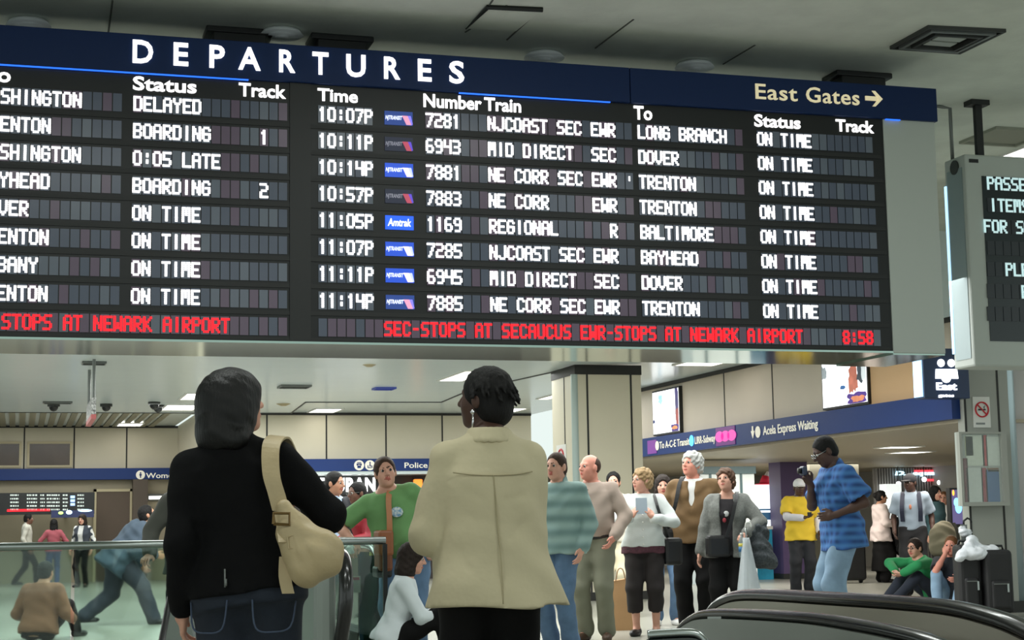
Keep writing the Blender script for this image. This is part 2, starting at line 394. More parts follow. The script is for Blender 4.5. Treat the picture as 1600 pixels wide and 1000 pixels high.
def hand_prims(w, hd, pn, sgn, curl, m=0, spread=.12, thumb=.6):
    hd = nrm(hd); pn = nrm(np.array(pn, float)-hd*(np.array(pn, float)@hd)); sd = np.cross(hd, pn)*sgn   # sd points to the thumb side
    L = [(P_ell(w+hd*.055+pn*.004, (.050, .041, .0155), np.stack([hd, sd, pn], 1)), .012, m, 1), (P_cone(w-hd*.02, w+hd*.03, .024, .026), .015, m, 1)]
    for o, l in ((.029, .072), (.0095, .080), (-.0105, .074), (-.029, .058)):
        p = w+hd*.092+sd*o-hd*abs(o-.009)*.25; d = nrm(hd+sd*o*spread*25*.12); a = 0
        for f, da, r in ((.45, 50, .0088), (.30, 62, .0080), (.25, 40, .0072)):
            a += math.radians(da)*curl; v = d*math.cos(a)+pn*math.sin(a); q = p+v*l*f
            L.append((P_cone(p, q, r, r*.92), .004, m, 1)); p = q
    b = w+hd*.030+sd*.030; v1 = nrm(hd*.75+sd*(.75-.4*curl)+pn*.35*(.4+curl)); q = b+v1*.042; v2 = nrm(hd*.9+sd*(.25-.5*curl)+pn*.5*curl*thumb*2)
    L += [(P_cone(b-hd*.005, q, .0135, .0105), .010, m, 1), (P_cone(q, q+v2*.032, .0105, .0085), .004, m, 1)]
    return L
def person(label, px, d, face, H=1.70, skin='light', sex='m', vox=.013, hvox=.0072, fvox=.0062, lean=0, side=0, twist=0, pel=(0, 0, .93),
           rw=(.255, .05, .875), lw=(-.255, .05, .875), rpole=(.35, -1, -.2), lpole=(-.35, -1, -.2), rf=(.10, .0, .08), lf=(-.10, .0, .08), rk=(.12, 1, 0), lk=(-.12, 1, 0),
           rtoe=12, ltoe=12, head=(0, 0, 0), curl=(.35, .35), rpn=None, lpn=None, rhd=None, lhd=None, girth=1, belly=0, shw=None, shz=.430, hair=('short', 'dark'), tops=(), bottom=None, shoes=None, belt=None,
           eyes=True, cap=None, glasses=None, shirtrings=None, neck=0, group=None):
    F = Fig(); s = H/1.70; base = atD(px, hor(px), d); base[2] = 0
    F.rz = -(YAW+math.radians(face)); F.root = thing('person', label, 'person', base, F.rz, group); F.s = s; R2 = np.array(Matrix.Rotation(F.rz, 3, 'Z'))
    F.W = lambda p: base+R2@(np.array(p, float)*s); F.D = lambda v: R2@np.array(v, float)
    shw = shw or (.178 if sex == 'm' else .158)
    pel = np.array(pel, float); TM = np.array(Matrix.Rotation(math.radians(-lean), 3, 'X') @ Matrix.Rotation(math.radians(side), 3, 'Y') @ Matrix.Rotation(math.radians(twist), 3, 'Z'))
    T = lambda p: pel+TM@np.array(p, float)
    F.T = T
    nb = T((0, -.012, .50)); sh = {1: T((shw, -.012, shz)), -1: T((-shw, -.012, shz))}; HM = rotm(*head)
    hc = nb+TM@np.array((0, .022+neck, 0))+np.array((0, .012, .128))*1.0+HM@np.array((0, .01, .012)); F.hc = hc; F.HM = HM
    hip = {1: pel+np.array((.085, 0, -.03)), -1: pel+np.array((-.085, 0, -.03))}
    arm = {}; leg = {}
    for g, w, p in ((1, rw, rpole), (-1, lw, lpole)):
        e, ww = ik(sh[g], w, .285, .255, p); arm[g] = (sh[g], e, ww)
    for g, w, p in ((1, rf, rk), (-1, lf, lk)):
        e, ww = ik(hip[g], w, .435, .42, p); leg[g] = (hip[g], e, ww)
    F.arm, F.leg = arm, leg
    sm, lm = skinm(skin), lipm(skin); bm = hairm(hair[1] if hair else 'dark'); nailm = lm
    E = lambda c, r, k=.015, op=1, m=0, MM=None: (P_ell(hc+HM@np.array(c, float), r, HM if MM is None else HM@MM), k, m, op)
    Cn = lambda a, b, ra, rb, k=.01, op=1, m=0: (P_cone(hc+HM@np.array(a, float), hc+HM@np.array(b, float), ra, rb), k, m, op)
    fem = sex == 'f'; nr = .047 if fem else .056
    hp = [E((0, -.012, .025), (.0745, .094, .090)), E((0, .018, -.028), (.063, .074, .086), .02), E((0, .034, -.072), (.046 if fem else .050, .050, .044), .025),
          E((0, .064, -.098), (.022, .019, .017), .018), E((.034, .056, -.030), (.027, .024, .030), .02), E((-.034, .056, -.030), (.027, .024, .030), .02),
          E((0, .072, .020), (.050, .016, .013), .02), E((.030, .098, .003), (.017, .014, .010), .012, -1), E((-.030, .098, .003), (.017, .014, .010), .012, -1),
          Cn((0, .088, .012), (0, .110, -.028), .0085, .0125, .010), E((.011, .097, -.032), (.010, .010, .008), .006), E((-.011, .097, -.032), (.010, .010, .008), .006),
          E((0, .090, -.060), (.023, .0085, .0058), .004, 1, 1), E((0, .088, -.069), (.019, .0085, .0062), .004, 1, 1),
          E((.077, -.008, -.010), (.011, .022, .033), .008), E((-.077, -.008, -.010), (.011, .022, .033), .008),
          Cn((.014, .089, .020), (.046, .074, .026), .0042, .003, .002, 1, 2), Cn((-.014, .089, .020), (-.046, .074, .026), .0042, .003, .002, 1, 2)]
    nk = [(P_cone(nb+TM@np.array((0, 0, -.03)), hc+HM@np.array((0, -.022, -.055)), nr+.006, nr), .03, 0, 1)]
    body = [(P_loft(base_rings(sex, -.10, .53, -.002, girth, belly), pel, TM), .03, 0, 1)]+nk
    for g in (1, -1):
        a, e, w = arm[g]; h, k, f = leg[g]
        body += [(P_cone(T((0, -.012, .46)), a, .05, .048), .03, 0, 1), (P_cone(a, e, .047, .037), .02, 0, 1), (P_cone(e, e+(w-e)*.4, .039, .037), .02, 0, 1), (P_cone(e+(w-e)*.35, w, .037, .025), .02, 0, 1)]
        body += [(P_cone(h, k, .080, .052), .04, 0, 1), (P_cone(k, k+(f-k)*.35, .050, .053), .02, 0, 1), (P_cone(k+(f-k)*.3, f, .052, .034), .02, 0, 1)]
        toe = math.radians(-g*(rtoe if g > 0 else ltoe)); fd = np.array((-math.sin(toe), math.cos(toe), 0)); F.__dict__['fd%d' % g] = fd
        body += [(P_cone(f, f+fd*.11+np.array((0, 0, -.05)), .034, .024), .02, 0, 1)]
    parts = [sdf(body, vox)]
    HB = [b for b in (hc-.135, hc+.14)]; HB[0][2] = nb[2]-.01
    parts.append(sdf(hp+nk, hvox, clip=HB))
    for g, pn, hd, c in ((1, rpn, rhd, curl[0]), (-1, lpn, lhd, curl[1])):
        a, e, w = arm[g]; v = nrm(w-e) if hd is None else nrm(hd)
        pnn = np.array(pn, float) if pn is not None else np.array((-g, .2, 0))
        parts.append(sdf([(P_cone(w-nrm(w-e)*.05, w, .029, .025), .01, 0, 1)]+hand_prims(w, v, pnn, g, c), fvox))
    if shoes is None: pass
    F.body = build_sdf('body', parts, [sm, lm, bm], F.root, s)
    if eyes:
        for g in (1, -1):
            c = hc+HM@np.array((g*.030, .0815, .003)); mb = MB(); mb.ball(c*s, .0125*s, 12, 8)
            I = [1 if (HM.T@(np.mean([mb.V[i] for i in f], 0)/s-c))[1] > .0065 else 0 for f in mb.F]; mb.I = I
            o = link_mesh('eye', mb.V, mb.F, [mat('eye_white', (205, 198, 190), .3), mat('eye_iris', (38, 26, 20), .25)], I, F.root, True)
    if hair:
        L, am, ws = hair_prims(hair[0], E, Cn)
        build_sdf('hair', [sdf(L, hvox if hvox < .007 else .008, am, ws, random.random()*6)], bm, F.root, s)
    if cap:
        L = [E((0, -.010, .040), (.088, .106, .088), .01), E((0, -.01, -.055), (.14, .16, .075), .006, -1), E((0, .125, .028), (.068, .070, .010), .012, 1, 1)]
        build_sdf('cap', [sdf(L, .0075)], cap, F.root, s)
    for t in tops:
        z0, z1 = t.get('z', (-.06, .505)); rg = t.get('rings') or base_rings(sex, z0, z1, t.get('t', .016), girth, belly, t.get('flare', .14 if z0 < -.03 else 0))
        pr = [(P_loft(rg, pel, TM), .03, 0, 1)]
        sr = t.get('sr', (.064, .054, .042)); sl = t.get('sleeve', 'long'); bl = .028+t.get('blend', 0)
        for g in (1, -1):
            a, e, w = arm[g]
            if sl == 'none': continue
            tz = t.get('trap', (.448, .74)); pr.append((P_cone(T((0, -.012, tz[0])), a, sr[0]*tz[1], sr[0]*.90), bl, 0, 1))
            if sl == 'short':
                q = a+(e-a)*.72; pr.append((P_cone(a, q, sr[0], sr[1]*1.12), bl, 0, 1)); pr.append((P_ell(q+nrm(e-a)*(sr[1]*1.1+.005), sr[1]*1.25), .004, 0, -1))
            else:
                f_ = .93 if sl == 'long' else .55
                q = e+(w-e)*f_; pr += [(P_cone(a, e, sr[0], sr[1]), bl, 0, 1), (P_cone(e, q, sr[1], sr[2]), .02, 0, 1)]
        for a_, b_, r_ in t.get('folds', ()): pr.append((P_cone(T(a_), T(b_), r_, r_*.5), .022, 0, -1))
        if t.get('collar'): pr.append((P_cone(T((0, -.012, .485)), T((0, .0, .520)), nr+.030, nr+.020), .012, 0, 1)); pr.append((P_cone(T((0, .012, .53)), T((0, .045, .60)), nr+.008, nr+.02), .004, 0, -1))
        if t.get('vneck'): dv = t['vneck']; pr.append((P_cone(T((0, .20, .54)), T((0, .16, .50-dv)), .088+nr*.2, .012), .006, 0, -1))
        if t.get('open'): za, zb, hw = t['open']; pr.append((P_cone(T((0, .17, za)), T((0, .15, zb)), t.get('w0', hw*.8), hw*1.25, ((0, 1, 0), 2.4)), .006, 0, -1))
        o = build_sdf(t.get('name', 'shirt'), [sdf(pr, t.get('vox', vox), t.get('amp', .004), t.get('wsc', 15), random.random()*6)], t['mat'], F.root, s)
        F.__dict__.setdefault('tops', []).append(o)
    if bottom:
        b = bottom; lr = b.get('lr', (.094, .070, .064)); hem = min([t.get('z', (-.06, 0))[0] if not t.get('rings') else t['rings'][0][0] for t in tops] or [0]); zt = b.get('top', .09 if hem > -.02 else max(hem+.035, -.07)); tt = b.get('t', .014)
        pr = [(P_loft(base_rings(sex, -.10, zt, tt, girth, belly*.4), pel, TM), .04, 0, 1)]
        for g in (1, -1):
            h, k, f = leg[g]; q = k+(f-k)*b.get('len', .98)
            pr += [(P_cone(h, k, lr[0]*girth, lr[1]), .045, 0, 1), (P_cone(k, q, lr[1], lr[2]), .02, 0, 1)]
            if b.get('len', 1) < .9: pr.append((P_ell(q+nrm(f-k)*(lr[2]+.004), lr[2]*1.3), .004, 0, -1))
        if b.get('skirt'): pr.append((P_loft([(-.72, 0, 0, .24, .20), (-.3, 0, 0, .20, .16), (0, 0, -.01, .175, .125)], pel), .03, 0, 1))
        build_sdf(b.get('name', 'trousers'), [sdf(pr, vox, b.get('amp', .005), 13, random.random()*6)], b['mat'], F.root, s)
    if belt:
        build_sdf('belt', [sdf([(P_loft(base_rings(sex, belt[1]-.02, belt[1]+.02, belt[2], girth, belly, 0, 4), pel, TM), 0, 0, 1)], .010)], belt[0], F.root, s)
    if shoes:
        for g in (1, -1):
            f = leg[g][2]; fd = F.__dict__['fd%d' % g]; sd = np.array((fd[1], -fd[0], 0)); z0 = f[2]-.08
            MM = np.stack([sd, fd, (0, 0, 1)], 1); c = np.array((f[0], f[1], z0))
            L = [(P_ell(c+fd*.075+np.array((0, 0, .030)), (.048, .125, .042), MM), .02, 0, 1), (P_ell(c-fd*.02+np.array((0, 0, .045)), (.042, .06, .055), MM), .03, 0, 1),
                 ((lambda X, z0=z0: X[..., 2]-z0, c-np.array((.3, .3, .1)), np.array((c[0]+.3, c[1]+.3, z0))), 0, 0, -1)]
            build_sdf('shoe', [sdf(L, .011)], shoes, F.root, s)
    if glasses:
        mb = MB(); q = lambda p: (hc+HM@np.array(p, float))*s
        for g in (1, -1):
            mb.tube([q((g*.030+.022*math.cos(a), .106, .003+.016*math.sin(a))) for a in np.linspace(0, 2*math.pi, 13)], .0022*s, 5)
            mb.tube([q((g*.052, .104, .006)), q((g*.074, .06, .006)), q((g*.080, .0, .008))], .002*s, 5)
        mb.tube([q((-.010, .107, .006)), q((.010, .107, .006))], .002*s, 5)
        link_mesh('glasses', mb.V, mb.F, glasses, mb.I, F.root, True)
    return F
def local_part(F, name, mb, m, smooth=True):     # extra clothing part modelled in the person's own space (1.70 m units)
    return link_mesh(name, np.array(mb.V)*F.s, mb.F, m, mb.I, F.root, smooth)
# ================================================================ the hall
m_floor = mat('terrazzo', (162, 162, 152), .25, noise=.10, nscale=90, spec=.5)
m_ceil = mat('plaster_ceiling', (220, 226, 216), .9, noise=.10, nscale=3, bump=.35, bscale=14)
m_rceil = mat('white_gloss_ceiling', (222, 234, 234), .22, noise=.02, nscale=2, spec=.5)
m_panel = mat('cream_panel', (214, 206, 184), .5, noise=.03, nscale=2)
m_panel2 = mat('warm_panel', (206, 194, 178), .5, noise=.03, nscale=2)
m_joint = mat('dark_joint', (38, 38, 36), .6)
m_navy = mat('navy_fascia', (24, 54, 116), .42, spec=.3)
m_hdr = mat('navy_header', (14, 38, 80), .42, spec=.22)
m_black = mat('black_metal', (20, 22, 22), .45)
m_dkgrey = mat('dark_grey', (52, 54, 52), .5)
m_grey = mat('grey_metal', (120, 124, 122), .4, metal=.4)
m_steel = mat('brushed_steel', (170, 176, 174), .28, metal=1)
m_mirror = mat('polished_soffit', (158, 178, 170), .10, metal=1)
m_endp = mat('pale_grey_panel', (176, 182, 176), .42)
m_white = mat('white_paint', (225, 225, 220), .5)
m_glow = mat('lit_diffuser', (255, 252, 244), .4, emit=3.2)
m_lett = mat('backlit_and_painted_lettering', (255, 252, 252), .5, emit=1.5)  # title is backlit; flap letters are white paint with glow put in
m_red = mat('red_lettering', (255, 24, 40), .5, emit=1.1)  # red flap letters, paint given the same put-in glow
m_tan = mat('cream_lettering', (236, 222, 182), .5, emit=.45)  # gate letters have no backlight; a little glow is put into the colour
m_signw = mat('sign_lettering', (226, 222, 208), .5, emit=.35)
m_glass = mat('greenish_glass', (196, 226, 214), .03, trans=1, spec=.5)

def slabz(name, pts, z, th, m, label=None):
    mb = MB(); mb.slab([(p[0], p[1], z) for p in pts], (0, 0, th)); return struct(mb.build(name, m), label)
slabz('floor', [(-16, -7), (24, -7), (24, 44), (-16, 44)], 0, -.15, m_floor, 'pale polished terrazzo floor')
slabz('ceiling', [(-16, -7), (16, -7), (16, 20), (8.62, 20), (8.62, 14.2), (-16, 14.2)], 5.1, .2, m_ceil, 'rough grey plaster ceiling over the front hall')
# stepped low ceiling of the rear concourse, with the raised bay before the back wall
e = [atZ(x, y, 3.40)[:2] for x, y in ((300, 645), (455, 645), (478, 628), (690, 628), (735, 609), (872, 579))]
yA = e[0][1]
slabz('ceiling_lower', [(-16, 14.2), (8.62, 14.2), (8.62, 22.3), (7.6, 22.45)]+[tuple(p) for p in e[::-1]]+[(-16, yA)], 3.40, .05, m_rceil, 'white glossy lower ceiling of the rear concourse')
slabz('ceiling_bay', [(-16, 14.25), (8.6, 14.25), (8.6, 20.05), (10.62, 20.05), (10.62, 34.2), (3.4, 34.2), (3.4, 38.9), (-16, 38.9)], 3.462, .1, m_rceil, 'white glossy raised ceiling bay')
mb = MB()
for a, b in zip(e[:-1], e[1:]): mb.tube([(a[0], a[1], 3.40), (b[0], b[1], 3.40)], .018, 6)
mb.tube([(-10, yA, 3.40), (e[0][0], e[0][1], 3.40)], .014, 6)
struct(mb.build('trim_1', m_dkgrey), 'dark edge trim of the lower ceiling')
mb = MB()     # slatted ceiling by the recessed wall
for i in range(46): x = -6.2+i*.2; mb.box((x, yA+.3, 3.435), (x+.12, 38.4, 3.46))
struct(mb.build('trim_2', mat('beige_slat', (150, 146, 124), .6)), 'beige slatted ceiling before the recessed wall')
mb = MB(); mb.box((-16, 14.2, 3.40), (8.62, 14.3, 5.1)); mb.box((8.52, 14.2, 3.40), (8.62, 20, 5.1)); mb.box((8.62, 20, 3.40), (16, 20.1, 5.1))
struct(mb.build('wall_fascia', m_rceil), 'white drop between the high and the low ceiling')

# ---- back wall: upper cream panels, navy sign band, dark shopfront below
def wall_panels(name, Y, x0, x1, z0, z1, xs, m, label):
    w = MB(); w.box((x0, Y, z0), (x1, Y+.12, z1))
    for x in xs: w.box((x-.016, Y-.006, z0), (x+.016, Y, z1), 1)
    w.box((x0, Y-.03, z1-.05), (x1, Y, z1), 1)
    return struct(w.build(name, [m, m_joint]), label)
YB, YL = 33.5, 37.9
jb = [atY(x, 680, YB)[0] for x in (417, 510, 603, 691, 784)]
xB0 = 3.46
wall_panels('wall_back', YB, xB0, 10.5, 2.5, 3.46, jb, m_panel, 'cream panelled back wall over the navy sign band')
jl = [atY(x, 690, YL)[0] for x in (38, 116, 198)]
wall_panels('wall_left', YL, -8, xB0+.1, 2.5, 3.46, jl, m_panel, 'recessed cream panelled wall at the left')
mb = MB(); mb.box((xB0, YB+.05, 0), (xB0+.1, YL+.1, 3.46)); struct(mb.build('wall_return', m_panel), 'cream return wall at the recess corner')
# windows in the recessed wall
for i, (xa, xb) in enumerate(((-22, 34), (42, 113))):
    p0 = atY(xa, 732, YL); p1 = atY(xb, 690, YL); z0, z1 = 2.53, p1[2]
    mb = MB(); f_ = .05
    for lo, hi in (((p0[0], z0), (p1[0], z0+f_)), ((p0[0], z1-f_), (p1[0], z1)), ((p0[0], z0+f_), (p0[0]+f_, z1-f_)), ((p1[0]-f_, z0+f_), (p1[0], z1-f_))):
        mb.box((lo[0], YL-.05, lo[1]), (hi[0], YL-.001, hi[1]))
    w = struct(mb.build('window_%d' % (i+1), mat('cream_frame', (196, 184, 150), .5)), 'cream framed brown window above the women sign band')
    g = MB(); g.box((p0[0]+f_, YL-.03, z0+f_), (p1[0]-f_, YL-.002, z1-f_)); g.build('pane', mat('brown_pane', (78, 62, 48), .25, noise=.4, nscale=1.2), w)

def fascia(label, Yp, x0, x1, z0, z1, dep=.25):
    t = thing('sign_fascia', label, 'sign', ((x0+x1)/2, Yp, z0))
    mb = MB(); mb.box((x0, Yp-dep, z0), (x1, Yp, z1)); mb.build('panel', m_navy, t, bevel=.01)
    return t
bt = fascia('navy overhead sign band with round pictograms, an arrow and the word Police', YB, xB0-.1, 10.5, 2.245, 2.50)
yf = YB-.25-.004
def icon(mb_, px, py, Y, r, kind):
    c = atY(px, py, Y); mb_.disc(c, r, XR, ZU, 22, .006, 0)
    q = lambda x, z: (c[0]+x*r, Y-.009, c[2]+z*r)
    bx = lambda x0, z0, x1, z1: mb_.box((c[0]+x0*r, Y-.016, c[2]+z0*r), (c[0]+x1*r, Y-.007, c[2]+z1*r), 1)
    if kind == 'phone': bx(-.35, -.55, .35, -.05); bx(-.5, .1, .5, .35); bx(-.5, -.05, -.25, .2); bx(.25, -.05, .5, .2); bx(-.4, .45, .4, .6)
    if kind == 'wheel': bx(-.12, .4, .12, .65); bx(-.1, -.1, .1, .35); bx(-.1, -.2, .4, -.05); bx(-.45, -.55, .2, -.4); bx(-.5, -.5, -.35, 0); bx(.3, -.55, .45, -.1)
    if kind == 'taxi': bx(-.6, -.2, .6, .1); bx(-.35, .1, .35, .35); bx(-.45, -.4, -.2, -.2); bx(.2, -.4, .45, -.2)
    if kind == 'person': bx(-.14, .3, .14, .6); bx(-.25, -.2, .25, .25); bx(-.12, -.65, .12, -.2)
for px, k in ((561, 'phone'), (578, 'wheel'), (595, 'taxi')):
    mb = MB(); icon(mb, px, 727, yf, .105, k); mb.build('pictogram', [m_signw, m_navy], bt)
def arrow(parent, c, L, h, m, right=XR, nrm_=None, name='arrow', w=.28):
    right = np.array(right, float); n = np.cross(right, ZU); c = np.array(c, float); q = lambda x, z: c+right*x*L/2+ZU*z*h/2
    mb = MB(); th = n*.01
    mb.slab([q(-1, -w), q(.45, -w), q(.45, w), q(-1, w)], th)
    mb.slab([q(1, 0), q(.15, 1), q(-.2, 1), q(.5, 0)], th); mb.slab([q(1, 0), q(.5, 0), q(-.2, -1), q(.15, -1)], th)
    return mb.build(name, m, parent)
arrow(bt, atY(610, 726.5, yf), .17, .14, m_signw, w=.2)
p = atY(632, 731, yf); text('lettering', 'Police', p, .115, m_signw, bt, width=atY(668, 730, yf)[0]-p[0], th=.006, bold=.012)
wt = fascia('navy overhead sign band with a round pictogram and the word Women', YL, -8, xB0-.02, 2.245, 2.50)
yf = YL-.254
mb = MB(); icon(mb, 219.5, 742, yf, .10, 'person'); mb.build('pictogram', [m_signw, m_navy], wt)
p = atY(228, 747, yf); text('lettering', 'Women', p, .12, m_signw, wt, width=atY(276, 745, yf)[0]-p[0], th=.006, bold=.012)

# shopfronts under the bands
m_shop = mat('dim_shop_wall', (96, 88, 78), .7, noise=.15, nscale=1)
mb = MB(); mb.box((xB0, YB+.6, 0), (10.5, YB+.75, 2.25)); struct(mb.build('wall_shopfront', mat('dark_shopfront', (58, 52, 50), .6, noise=.3, nscale=.8)), 'dark shopfront under the police sign band')
mb = MB(); mb.box((-8, YL+.02, 0), (xB0, YL+.15, 2.5)); struct(mb.build('wall_recess', mat('beige_lower_wall', (166, 156, 132), .55, noise=.1, nscale=.6)), 'beige wall under the women sign band')
mb = MB(); mb.box((xB0-.1, YB-.22, 2.18), (10.5, YB+.6, 2.245)); struct(mb.build('trim_3', m_rceil), 'pale soffit under the police sign band')
tr = thing('restaurant_sign', 'white lit letters TAURAN on the dark shopfront behind the suited man', 'sign', atY(540, 770, YB+.55))
p0 = atY(492, 768, YB+.52); p1 = atY(586, 768, YB+.52); pt = atY(540, 746, YB+.52)
text('lettering', 'TAURAN', p0, pt[2]-p0[2], mat('white_neon', (255, 255, 255), .4, emit=2.6), tr, width=p1[0]-p0[0], th=.05, bold=.03, spacing=1.06)
mb = MB(); mb.box((p0[0]-.15, YB+.535, p0[2]-.08), (p1[0]+.15, YB+.6, pt[2]+.08)); mb.build('backing', m_black, tr)
p = atY(653, 757, YB+.35)
t = thing('wall_lantern', 'glowing orange square lantern on the shopfront under the word Police', 'lamp', p)
mb = MB(); mb.box((p[0]-.085, p[1]-.08, p[2]-.11), (p[0]+.085, p[1]+.08, p[2]+.11)); mb.build('shade', mat('orange_glow', (255, 132, 50), .4, emit=1.7), t, bevel=.02)
mb = MB(); mb.box((p[0]-.1, p[1]-.09, p[2]+.11), (p[0]+.1, p[1]+.09, p[2]+.14)); mb.box((p[0]-.03, p[1], p[2]+.02), (p[0]+.03, YB+.6, p[2]+.05)); mb.build('bracket', m_black, t)
# recess shopfront: doorway panels, wall lamp
mb = MB(); a = atY(150, 815, YL-.02); b = atY(203, 768, YL-.02)
o = thing('shutter_panel', 'brown shutter panel in a pale frame under the women sign band', 'shutter', (a[0], YL-.05, 0))
mb = MB(); mb.box((a[0], YL-.06, 0), (b[0], YL+.015, b[2])); mb.build('panel', mat('brown_panel', (92, 76, 62), .5, noise=.1, nscale=2), o)
mb = MB(); mb.box((a[0]-.06, YL-.09, 0), (a[0], YL+.015, b[2]+.06)); mb.box((b[0], YL-.09, 0), (b[0]+.06, YL+.015, b[2]+.06)); mb.box((a[0]-.06, YL-.09, b[2]), (b[0]+.06, YL+.015, b[2]+.06)); mb.build('frame', mat('cream_frame', (196, 184, 150)), o)
a = atY(207, 815, YL-.3); b = atY(231, 755, YL-.3); mb = MB(); mb.box((a[0], YL-.35, 0), (b[0], YL+.015, 2.244)); struct(mb.build('trim_4', mat('brown_post', (84, 72, 62), .5)), 'brown pier under the women sign band')
a = atY(233, 780, YL-.1); b = atY(255, 775, YL-.1)
o = thing('wall_lamp', 'short white strip lamp on the wall below the word Women', 'lamp', (a[0], YL-.05, a[2]))
mb = MB(); mb.box((a[0], YL-.10, a[2]), (b[0], YL-.04, b[2])); mb.build('tube', m_glow, o)
mb = MB(); mb.box((a[0]-.05, YL-.04, a[2]-.03), (b[0]+.05, YL+.015, b[2]+.05)); mb.build('holder', m_dkgrey, o)

# ---- reflected departures board (far left), built as a small solid board, lit sign below
Yd = 36.6; a = atY(-30, 805, Yd); b = atY(148, 769, Yd)
o = thing('departures_board', 'reflected departures board at far left beyond the glass rail, built as a small black board', 'board', (b[0]-1, Yd+.2, a[2]))
mb = MB(); mb.box((a[0]-.4, Yd, a[2]), (b[0], Yd+.4, b[2])); mb.build('housing', m_black, o)
for r in range(5):
    mb = MB(); y = 772.5+r*5.6
    for x0, x1 in ((16, 29), (42, 58), (63, 70), (73, 93), (98, 106), (121, 131)):
        x = x0
        while x < x1:
            w_ = random.uniform(1.2, 3.4); q = atY(x, y, Yd); q2 = atY(min(x+w_, x1), y+2.4, Yd); mb.box((q[0], Yd-.01, q2[2]), (q2[0], Yd, q[2])); x += w_+random.uniform(.5, 1.6)
    mb.build('display_row', mat('dim_lettering', (190, 200, 195), .5, emit=.5), o)
mb = MB(); q = atY(11, 799.5, Yd); q2 = atY(78, 795, Yd); mb.box((q[0], Yd-.01, q[2]), (q2[0], Yd, q2[2])); mb.build('display_row', m_red, o, label='red display row of the reflected board')
for r in range(3):
    q = atY(110, 774.5+r*5.8, Yd); q2 = atY(117, 778.5+r*5.8, Yd); mb = MB(); mb.box((q[0], Yd-.012, q2[2]), (q2[0], Yd, q[2])); mb.build('reflected_carrier_sign', mat('pale_blue_lit', (150, 190, 255), .5, emit=1.6), o)
mb = MB()
for px_ in (10, 130): q = atY(px_, 780, Yd); mb.box((q[0]-.04, Yd+.4, q[2]-.1), (q[0]+.04, YL+.02, q[2]))
mb.build('hanger', m_dkgrey, o)
q = atY(96, 804, 36.2)
o = thing('shop_sign', 'small blue lit shop sign under the reflected departures board', 'sign', (q[0], 36.2, q[2]))
a = atY(80, 809, 36.2); b = atY(147, 797, 36.2)
mb = MB(); mb.box((a[0], 36.2, a[2]), (b[0], 36.3, b[2])); mb.build('panel', mat('dark_blue_board', (40, 48, 90), .4), o)
for x0, x1, y0, y1, cc in ((91, 99, 799, 804, (170, 220, 110)), (103, 113, 797, 804, (190, 225, 255)), (122, 144, 795.5, 800, (190, 230, 255))):
    q = atY(x0, y1, 36.19); q2 = atY(x1, y0, 36.19); mb = MB(); mb.ball(((q[0]+q2[0])/2, 36.19, (q[2]+q2[2])/2), ((q2[0]-q[0])/2, .02, (q2[2]-q[2])/2), 12, 6)
    mb.build('lit_emblem', mat('emblem%d' % x0, cc, .5, emit=2.2), o)
mb = MB(); mb.box((a[0]+.3, 36.3, a[2]+.01), (a[0]+.36, YL+.02, a[2]+.06)); mb.build('hanger', m_dkgrey, o)

# ---- right wall: fascia with sign band and lit posters (runs away from the camera)
XW = 10.55; YN, YE = 16.8, 30.5
mb = MB(); mb.box((XW, YN, 2.55), (XW+.12, YE, 3.46))
for px_, py_ in ((1132, 620), (1207, 600), (1365, 600), (1435, 600)):
    y = atX(px_, py_, XW)[1]; mb.box((XW-.006, y-.014, 2.55), (XW, y+.014, 3.43), 1)
mb.box((XW-.03, YN, 3.40), (XW, YE, 3.46), 1)
struct(mb.build('wall_right', [m_panel2, m_joint]), 'warm grey panelled wall over the arcade')
ya, yb = atX(1435, 600, XW)[1], atX(1360, 600, XW)[1]
mb = MB(); mb.box((XW-.02, ya+.02, 2.56), (XW-.001, yb-.02, 3.40)); struct(mb.build('trim_5', mat('salmon_panel', (222, 182, 138), .5)), 'salmon wall panel beside the lit poster')
bt2 = thing('sign_fascia', 'long navy sign band over the arcade reading Acela Express Waiting', 'sign', (XW, (YN+YE)/2, 2.24))
mb = MB(); mb.box((XW-.14, YN, 2.24), (XW+.12, YE, 2.55)); mb.build('panel', m_navy, bt2)
xf = XW-.146; RY = -YF      # text on this wall runs towards the camera
def wtext(s, x0, x1, yb_, h, name='lettering', m=m_signw, bold=.012):
    a = atX(x0, yb_, xf); L = a[1]-atX(x1, yb_, xf)[1]; a[2] = 2.24+h[0]
    return text(name, s, a, h[1], m, bt2, right=RY, width=L, th=.006, bold=bold)
wtext('To A-C-E Transit', 1031, 1078, 700, (.10, .12)); wtext('LIRR-Subway', 1086, 1118, 690, (.10, .12)); wtext('Acela Express Waiting', 1193, 1279, 685, (.10, .13))
def wdisc(px_, z, r, m, name, ry=None):
    a = atX(px_, 690, xf); mb = MB(); ry = ry or r
    mb.slab([(xf, a[1]-ry*math.cos(2*math.pi*k/20), z+r*math.sin(2*math.pi*k/20)) for k in range(20)], (-.008, 0, 0)); return mb.build(name, m, bt2)
wdisc(1185, 2.395, .085, m_signw, 'pictogram'); wdisc(1027, 2.395, .08, m_signw, 'pictogram'); wdisc(1081, 2.40, .09, mat('cyan_lit', (90, 190, 255), .5, emit=1), 'pictogram')
a0 = atX(1119, 690, xf); a1 = atX(1149, 690, xf); mb = MB(); mb.box((xf-.004, a1[1], 2.26), (xf+.005, a0[1], 2.54)); mb.build('magenta_patch', mat('magenta_reflection', (120, 40, 140), .4), bt2)  # magenta reflection on the glossy band, painted as a thin patch
for px_ in (1125, 1134, 1144): wdisc(px_, 2.40, .085, mat('pink_reflection', (226, 84, 180), .5, emit=.5), 'pictogram', .16)  # pink ovals are painted reflections too, not symbols on the band
